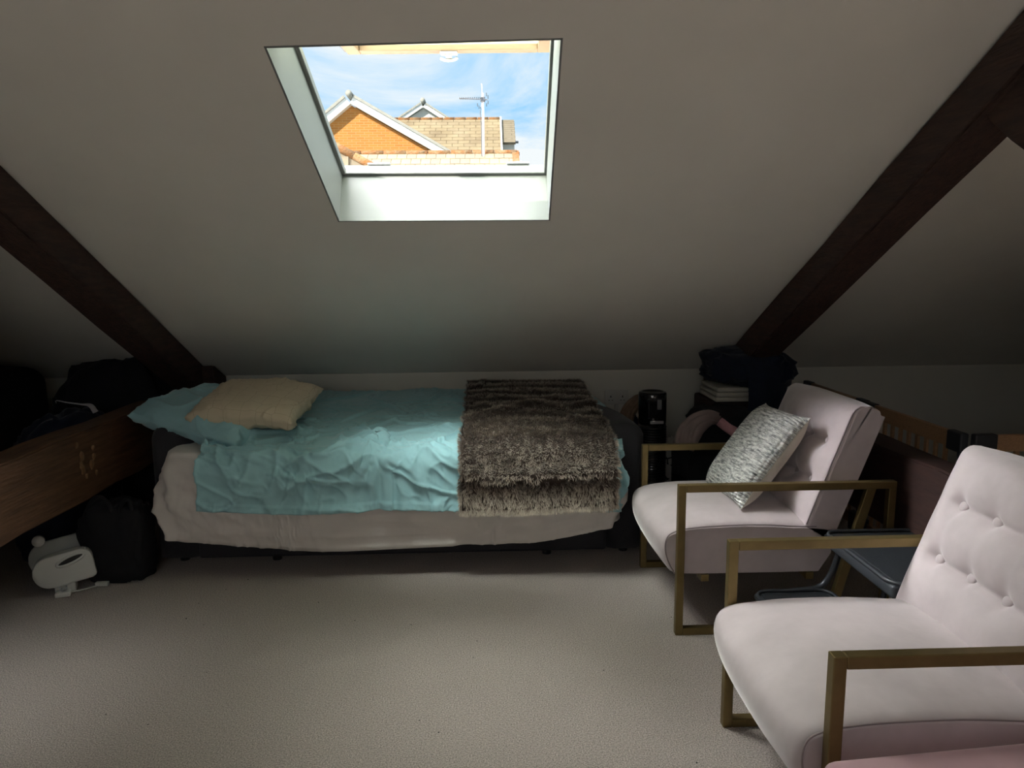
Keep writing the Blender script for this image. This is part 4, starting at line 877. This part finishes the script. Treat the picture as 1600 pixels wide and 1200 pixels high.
# black tote bag
bgt = thing('tote_bag', 'black fabric bag standing on the carpet by the head of the bed', 'bag', (-1.70, 3.14, 0))
lump('bag_body', (0, 0, .18), (.145, .10, .19), 'blackcloth', bgt, seed=21, amp=.14, fold=.12, flat=.002, n=(60, 40), sq=.55)
MB().tube(curve_pts([(-.08, -.06, .30), (-.075, -.07, .37), (-.03, -.07, .405), (.01, -.065, .36), (.02, -.06, .30)], 6), .009, 8).build('bag_handle', 'blackcloth', bgt, sm=True)
MB().tube(curve_pts([(.05, -.06, .30), (.06, -.07, .36), (.09, -.06, .385), (.10, -.05, .30)], 6), .009, 8).build('bag_handle', 'blackcloth', bgt, sm=True)
tag(MB().box(-1.775, 3.045, .0, -1.72, 3.065, .018, .003).build('paper_tag', 'appl'), 'small white tag on the carpet under the front of the black bag', 'tag')
# dark pile behind the tie beam
rbox('suitcase', -3.10, 3.30, 0, -2.48, 4.05, .86, .08, 'blackcloth', None, puff=.06); tag(bpy.data.objects['suitcase'], 'large black suitcase standing in the dark behind the brown timber', 'suitcase')
lump('duffel_bag', (-2.62, 2.80, .47), (.36, .34, .47), 'navy', seed=23, amp=.16, fold=.08, flat=.002, n=(60, 36)); tag(bpy.data.objects['duffel_bag'], 'dark navy duffel bag at the far left behind the brown timber', 'bag')
lump('bedding_bundle', (-2.12, 4.02, .42), (.33, .20, .46), 'blackcloth', seed=27, amp=.2, fold=.1, flat=.002, n=(60, 36)); tag(bpy.data.objects['bedding_bundle'], 'black bundle heaped against the low wall behind the rucksack', 'bundle')
nb2 = thing('rucksack', 'navy bag with a white strap lying behind the brown timber', 'bag', (-2.08, 3.5, 0))
lump('bag_body', (0, -.05, .35), (.155, .33, .36), 'navy', nb2, seed=24, amp=.1, fold=.1, flat=.002, n=(50, 34))
def strip(name, ctrl, wd, m, parent):
    pts = curve_pts(ctrl, 8); n = len(pts); wd = wd if isinstance(wd, list) else [wd]*len(ctrl)
    A = []
    for i, p in enumerate(pts):
        w_ = np.interp(i/(n-1)*(len(ctrl)-1), range(len(ctrl)), wd); d = np.array(pts[min(i+1, n-1)])-np.array(pts[max(i-1, 0)]); s = np.cross(d, (0, -.5, .8)); s /= np.linalg.norm(s); A.append([np.array(p)-s*w_/2, np.array(p)+s*w_/2])
    return grid_mesh(name, np.array(A), m, parent, solid=.002)
strip('white_strap', [(-.115, .10, .735), (-.10, .08, .752), (-.04, .06, .745), (.05, .02, .742), (.12, -.02, .742), (.165, -.06, .715)], [.004, .006, .007, .010, .022, .024], 'strap', nb2)

# ================================================================== OUTSIDE
def slope_tiles(parent, x0, x1, yt, zt, pitch, rows, tw, tl, m2, joined=False, seed=0, xfn=None):
    r = random.Random(seed); cp, sp = math.cos(pitch), math.sin(pitch); base = None
    proto = MB().box(0, -tl*1.12, 0, tw*.975, 0, .022, 0).bm if joined else None
    meshes = []
    if not joined:
        for mm in m2:
            b = MB().box(0, -tl*1.12, 0, tw*.975, 0, .022, .003, 1); me = bpy.data.meshes.new('roof_tile'); b.bm.to_mesh(me); b.bm.free(); me.materials.append(M[mm]); meshes.append(me)
    J = [MB() for _ in m2]
    for k in range(rows):
        xs = x0-(tw/2 if k % 2 else 0); yk, zk = yt-cp*tl*k, zt-sp*tl*k
        while xs < x1-.01:
            xa, xb = max(xs, x0 if xfn is None else xfn(k)), min(xs+tw, x1)
            if xb-xa > .04:
                i = r.randrange(len(m2)); tilt = pitch-.05+r.uniform(-.012, .012)
                if joined:
                    mt = Matrix.Translation((xa, yk, zk))@Matrix.Rotation(tilt, 4, 'X')@Matrix.Diagonal(((xb-xa)/tw, 1, 1, 1)); J[i].box(0, -tl*1.12, 0, tw*.97, 0, .022, 0, mtx=mt)
                else:
                    o = bpy.data.objects.new('roof_tile', meshes[i]); COL.objects.link(o); o.parent = parent; o.location = (xa, yk, zk); o.rotation_euler = (tilt, 0, 0); o.scale = ((xb-xa)/tw, 1, 1)
            xs += tw
    if joined:
        for j, mm in zip(J, m2): j.build('roof_tiles', mm, parent, kind='stuff')
def roof_slab(parent, x0, x1, yt, zt, pitch, L, name='roof_deck', m='tile'):
    cp, sp = math.cos(pitch), math.sin(pitch); a = [(x0, yt, zt-.01), (x1, yt, zt-.01), (x1, yt-cp*L, zt-sp*L-.01), (x0, yt-cp*L, zt-sp*L-.01)]
    return MB().hexa([(p[0], p[1], p[2]-.1) for p in a], a).build(name, m, parent)
# orange brick gable house
bh = thing('brick_house', 'orange brick gable end with white bargeboards seen through the roof window', 'house')
G = 14.0; ap_ = (-2.54, 4.53); pl, pr_ = .78, .60     # pitches (dz/dx) left / right
pr_ = (4.62-3.69)/(2.54-.90)
MB().prism([(-4.6, -3), (.6, -3), (.6, ap_[1]-pr_*3.14), ap_, (-4.6, ap_[1]-pl*2.06)], 1, G+.04, G+3.5).build('gable_wall', 'brick', bh)
def barge(xa, za, xb, zb, nm, m, y0, y1, t0, t1):
    d = Vector((xb-xa, 0, zb-za)).normalized(); n = Vector((-d.z, 0, d.x)); n = n if n.z > 0 else -n
    q = [Vector((xa, 0, za))+n*t0, Vector((xb, 0, zb))+n*t0, Vector((xb, 0, zb))+n*t1, Vector((xa, 0, za))+n*t1]
    return MB().hexa([(p.x, y0, p.z) for p in q], [(p.x, y1, p.z) for p in q]).build(nm, m, bh)
zl = ap_[1]-pl*2.06; zr = ap_[1]-pr_*3.14
barge(ap_[0], ap_[1], .6, zr, 'bargeboard', 'upvc', G-.12, G-.02, .005, .125); barge(ap_[0], ap_[1], -4.6, zl, 'bargeboard', 'upvc', G-.12, G-.02, .005, .125)
barge(ap_[0], ap_[1], .6, zr, 'roof_plane', 'ridge_grey', G-.16, G+3.6, .125, .17); barge(ap_[0], ap_[1], -4.6, zl, 'roof_plane', 'ridge_grey', G-.16, G+3.6, .125, .17)
barge(ap_[0], ap_[1], -4.6, zl, 'soffit', 'upvc', G-.12, G+.12, -.01, .004)
MB().tube([(ap_[0], G-.2, ap_[1]+.16), (ap_[0], G+3.6, ap_[1]+.15)], .06, 14).build('ridge_cap', 'ridge_grey', bh, sm=True)
# tiled roof further back, with its narrow lower wing, and white gable behind
th2 = thing('tiled_house', 'house with a long tan tiled roof behind the aerial', 'house')
pit = R(38); zt = 5.50; Y2 = 20.0
roof_slab(th2, -4.2, .35, Y2, zt, pit, 2.6); slope_tiles(th2, -4.2, .35, Y2, zt, pit, 15, .30, .165, ['tile', 'tile_c'], joined=True, seed=2)
MB().prism([(Y2-2.0, 3.9), (Y2+.2, 5.40), (Y2+2.4, 3.9), (Y2+2.4, -3), (Y2-2.0, -3)], 0, -4.1, .28).build('house_wall', 'render', th2)
for i in range(15): MB().tube([(-4.2+i*.303, Y2, zt+.01), (-4.2+(i+1)*.303-.01, Y2, zt+.012)], .055, 10).build('ridge_tile', 'lichen', th2, sm=True)
MB().box(.33, Y2-2.1, 3.7, .375, Y2+.05, 3.75).hexa([(.34, Y2, zt+.02), (.38, Y2, zt+.02), (.38, Y2-2.05, zt-1.6), (.34, Y2-2.05, zt-1.6)], [(.34, Y2, zt+.08), (.38, Y2, zt+.08), (.38, Y2-2.05, zt-1.54), (.34, Y2-2.05, zt-1.54)]).build('verge_trim', 'upvc', th2)
wg = thing('house_wing', 'narrow tiled roof wing at the right end of the tan tiled roof', 'roof')
roof_slab(wg, .39, .73, Y2+.03, zt-.03, pit, 1.05); slope_tiles(wg, .39, .73, Y2+.03, zt-.02, pit, 11, .50, .11, ['tile_b'], joined=True, seed=4)
MB().tube([(.40, Y2-.86, zt-.74), (.80, Y2-.86, zt-.74)], .03, 8).build('gutter', 'clad', wg, sm=True)
MB().prism([(Y2-.75, -3), (Y2-.75, 4.72), (Y2+.05, 5.36), (Y2+2, 4.6), (Y2+2, -3)], 0, .40, .70).build('house_wall', 'render', wg)
wh = thing('white_gable_house', 'small white gable peeking over the tan tiled roof', 'house'); Y3 = 26.0
k3 = (Y3/Y2)
gx, gz = -1.70*k3*1.0, 1.35+(5.80-1.35)*k3
MB().prism([(gx-1.6, -3), (gx+1.6, -3), (gx+1.6, gz-1.6*.62), (gx, gz), (gx-1.6, gz-1.6*.62)], 1, Y3, Y3+6).build('gable_wall', 'render', wh)
for s in (-1, 1):
    d = Vector((s*1.8, 0, -1.8*.62)); n = Vector((s*.62, 0, 1)).normalized(); a = Vector((gx, 0, gz))
    for nm, m, t0, t1, ya_, yb_ in (('bargeboard', 'upvc', .0, .12, Y3-.2, Y3-.1), ('roof_plane', 'ridge_grey', .12, .17, Y3-.25, Y3+6)):
        q = [a+n*t0, a+d+n*t0, a+d+n*t1, a+n*t1]; MB().hexa([(p.x, ya_, p.z) for p in q], [(p.x, yb_, p.z) for p in q]).build(nm, m, wh)
MB().tube([(gx, Y3-.3, gz+.2), (gx, Y3+6, gz+.17)], .085, 12).build('ridge_cap', 'ridge_grey', wh, sm=True)
# near roof with lichened ridge
nr = thing('near_roof', 'near tiled roof with orange lichened ridge just above the window sill', 'roof'); Y1 = 10.0; z1 = 2.975; p1 = R(33)
roof_slab(nr, -2.9, .40, Y1, z1, p1, 2.2); slope_tiles(nr, -2.9, .40, Y1, z1, p1, 6, .130, .165, ['tile_b', 'tile'], seed=6)
for i in range(11): MB().tube([(-2.9+i*.30, Y1, z1+.012), (-2.9+(i+1)*.30-.008, Y1, z1+.012)], .045, 12).build('ridge_tile', 'lichen', nr, sm=True)
MB().box(.385, Y1-.05, z1-.02, .43, Y1+.03, z1+.02).hexa([(.33, Y1, z1+.0), (.42, Y1, z1+.0), (.42, Y1-1.8, z1-1.17), (.33, Y1-1.8, z1-1.17)], [(.33, Y1, z1+.05), (.42, Y1, z1+.05), (.42, Y1-1.8, z1-1.12), (.33, Y1-1.8, z1-1.12)]).build('verge', 'lichen', nr)
MB().prism([(Y1-1.6, -3), (Y1-1.6, 1.7), (Y1, z1-.12), (Y1+1.6, 1.7), (Y1+1.6, -3)], 0, -2.85, .36).build('house_wall', 'render', nr)
hr = thing('hip_roof', 'lichen-covered sloping roof edge at the lower left of the window view', 'roof')
hp = [(-2.25, 9.0, 3.13), (-1.95, 9.0, 2.975), (-1.62, 9.0, 2.80), (-1.30, 9.0, 2.62), (-.9, 9.0, 2.40)]
for a, b in zip(hp, hp[1:]): MB().tube([a, b], .048, 10).build('ridge_tile', 'lichen', hr, sm=True)
MB().hexa([(-3.2, 9.0, 3.05), (-2.25, 9.0, 3.12), (-.9, 9.0, 2.39), (-3.2, 9.0, 1.6)], [(-3.2, 9.15, 3.05), (-2.25, 9.15, 3.12), (-.9, 9.15, 2.39), (-3.2, 9.15, 1.6)]).build('roof_deck', 'tile_b', hr)
slope = MB()
me_t = []
for mm in ('tile_b', 'tile'):
    b = MB().box(0, -.02, -.125, .16, 0, 0, .003, 1); me = bpy.data.meshes.new('roof_tile'); b.bm.to_mesh(me); b.bm.free(); me.materials.append(M[mm]); me_t.append(me)
rr_ = random.Random(9)
for k in range(8):
    z = 3.03-k*.12
    for i in range(12):
        x = -3.0+i*.165+(.08 if k % 2 else 0)
        if x+.10 < np.interp(-z, [-3.13, -2.40], [-2.25, -.9])-.10 and x > -3.1:
            o = bpy.data.objects.new('roof_tile', me_t[rr_.randrange(2)]); COL.objects.link(o); o.parent = hr; o.location = (x, 8.99+rr_.uniform(-.004, .004), z); o.rotation_euler = (-.08, 0, 0)
# aerial
ae = thing('tv_aerial', 'pale television aerial on a mast above the near roof', 'aerial', (-.055, 10.0, 0))
MB().tube([(0, -.1, 2.0), (0, -.1, 3.74)], .0165, 10).build('mast', 'mast', ae, sm=True); MB().tube([(-.006, -.1, 3.70), (-.012, -.1, 3.86)], .006, 6).build('mast_tip', 'mast', ae)
MB().tube([(.07, -.12, 3.655), (-.31, -.12, 3.672)], .007, 6).build('boom', 'clad', ae); MB().box(-.03, -.13, 3.63, .03, -.09, 3.69, .005).build('clamp', 'clad', ae)
for i in range(13):
    x = -.30+i*.024; l = .045+.0016*i; MB().tube([(x, -.12-l, 3.671), (x, -.12+l, 3.671)], .0045, 5).build('element', 'clad', ae)
for i, (x, z) in enumerate(((.05, 3.72), (.07, 3.69), (.07, 3.62), (.05, 3.59), (-.07, 3.59), (-.05, 3.56))):
    MB().tube([(x, -.20, z), (x, -.03, z)], .004, 5).build('reflector_rod', 'clad', ae)
MB().tube([(.012, -.12, 3.64), (.05, -.12, 3.655)], .004, 5).tube(curve_pts([(-.01, -.13, 3.63), (-.035, -.13, 3.5), (-.025, -.125, 3.3), (-.024, -.12, 2.9)], 5), .005, 6).build('aerial_cable', 'clad', ae)
struct(MB().box(-60, 5.5, -3.2, 60, 90, -3.0).build('ground', 'ground'))

lm = MB(); rg = random.Random(12)
for i in range(26):
    x, y = rg.uniform(-1.3, .75), rg.uniform(1.7, 3.1); d = rg.uniform(.0012, .0026); lm.box(x-d, y-d*.6, 0, x+d, y+d*.6, d*.9, mtx=Matrix.Rotation(0, 4, 'Z'))
o = lm.build('carpet_lint', 'black_plastic', kind='stuff'); tag(o, 'tiny dark specks of lint scattered over the beige carpet', 'lint')
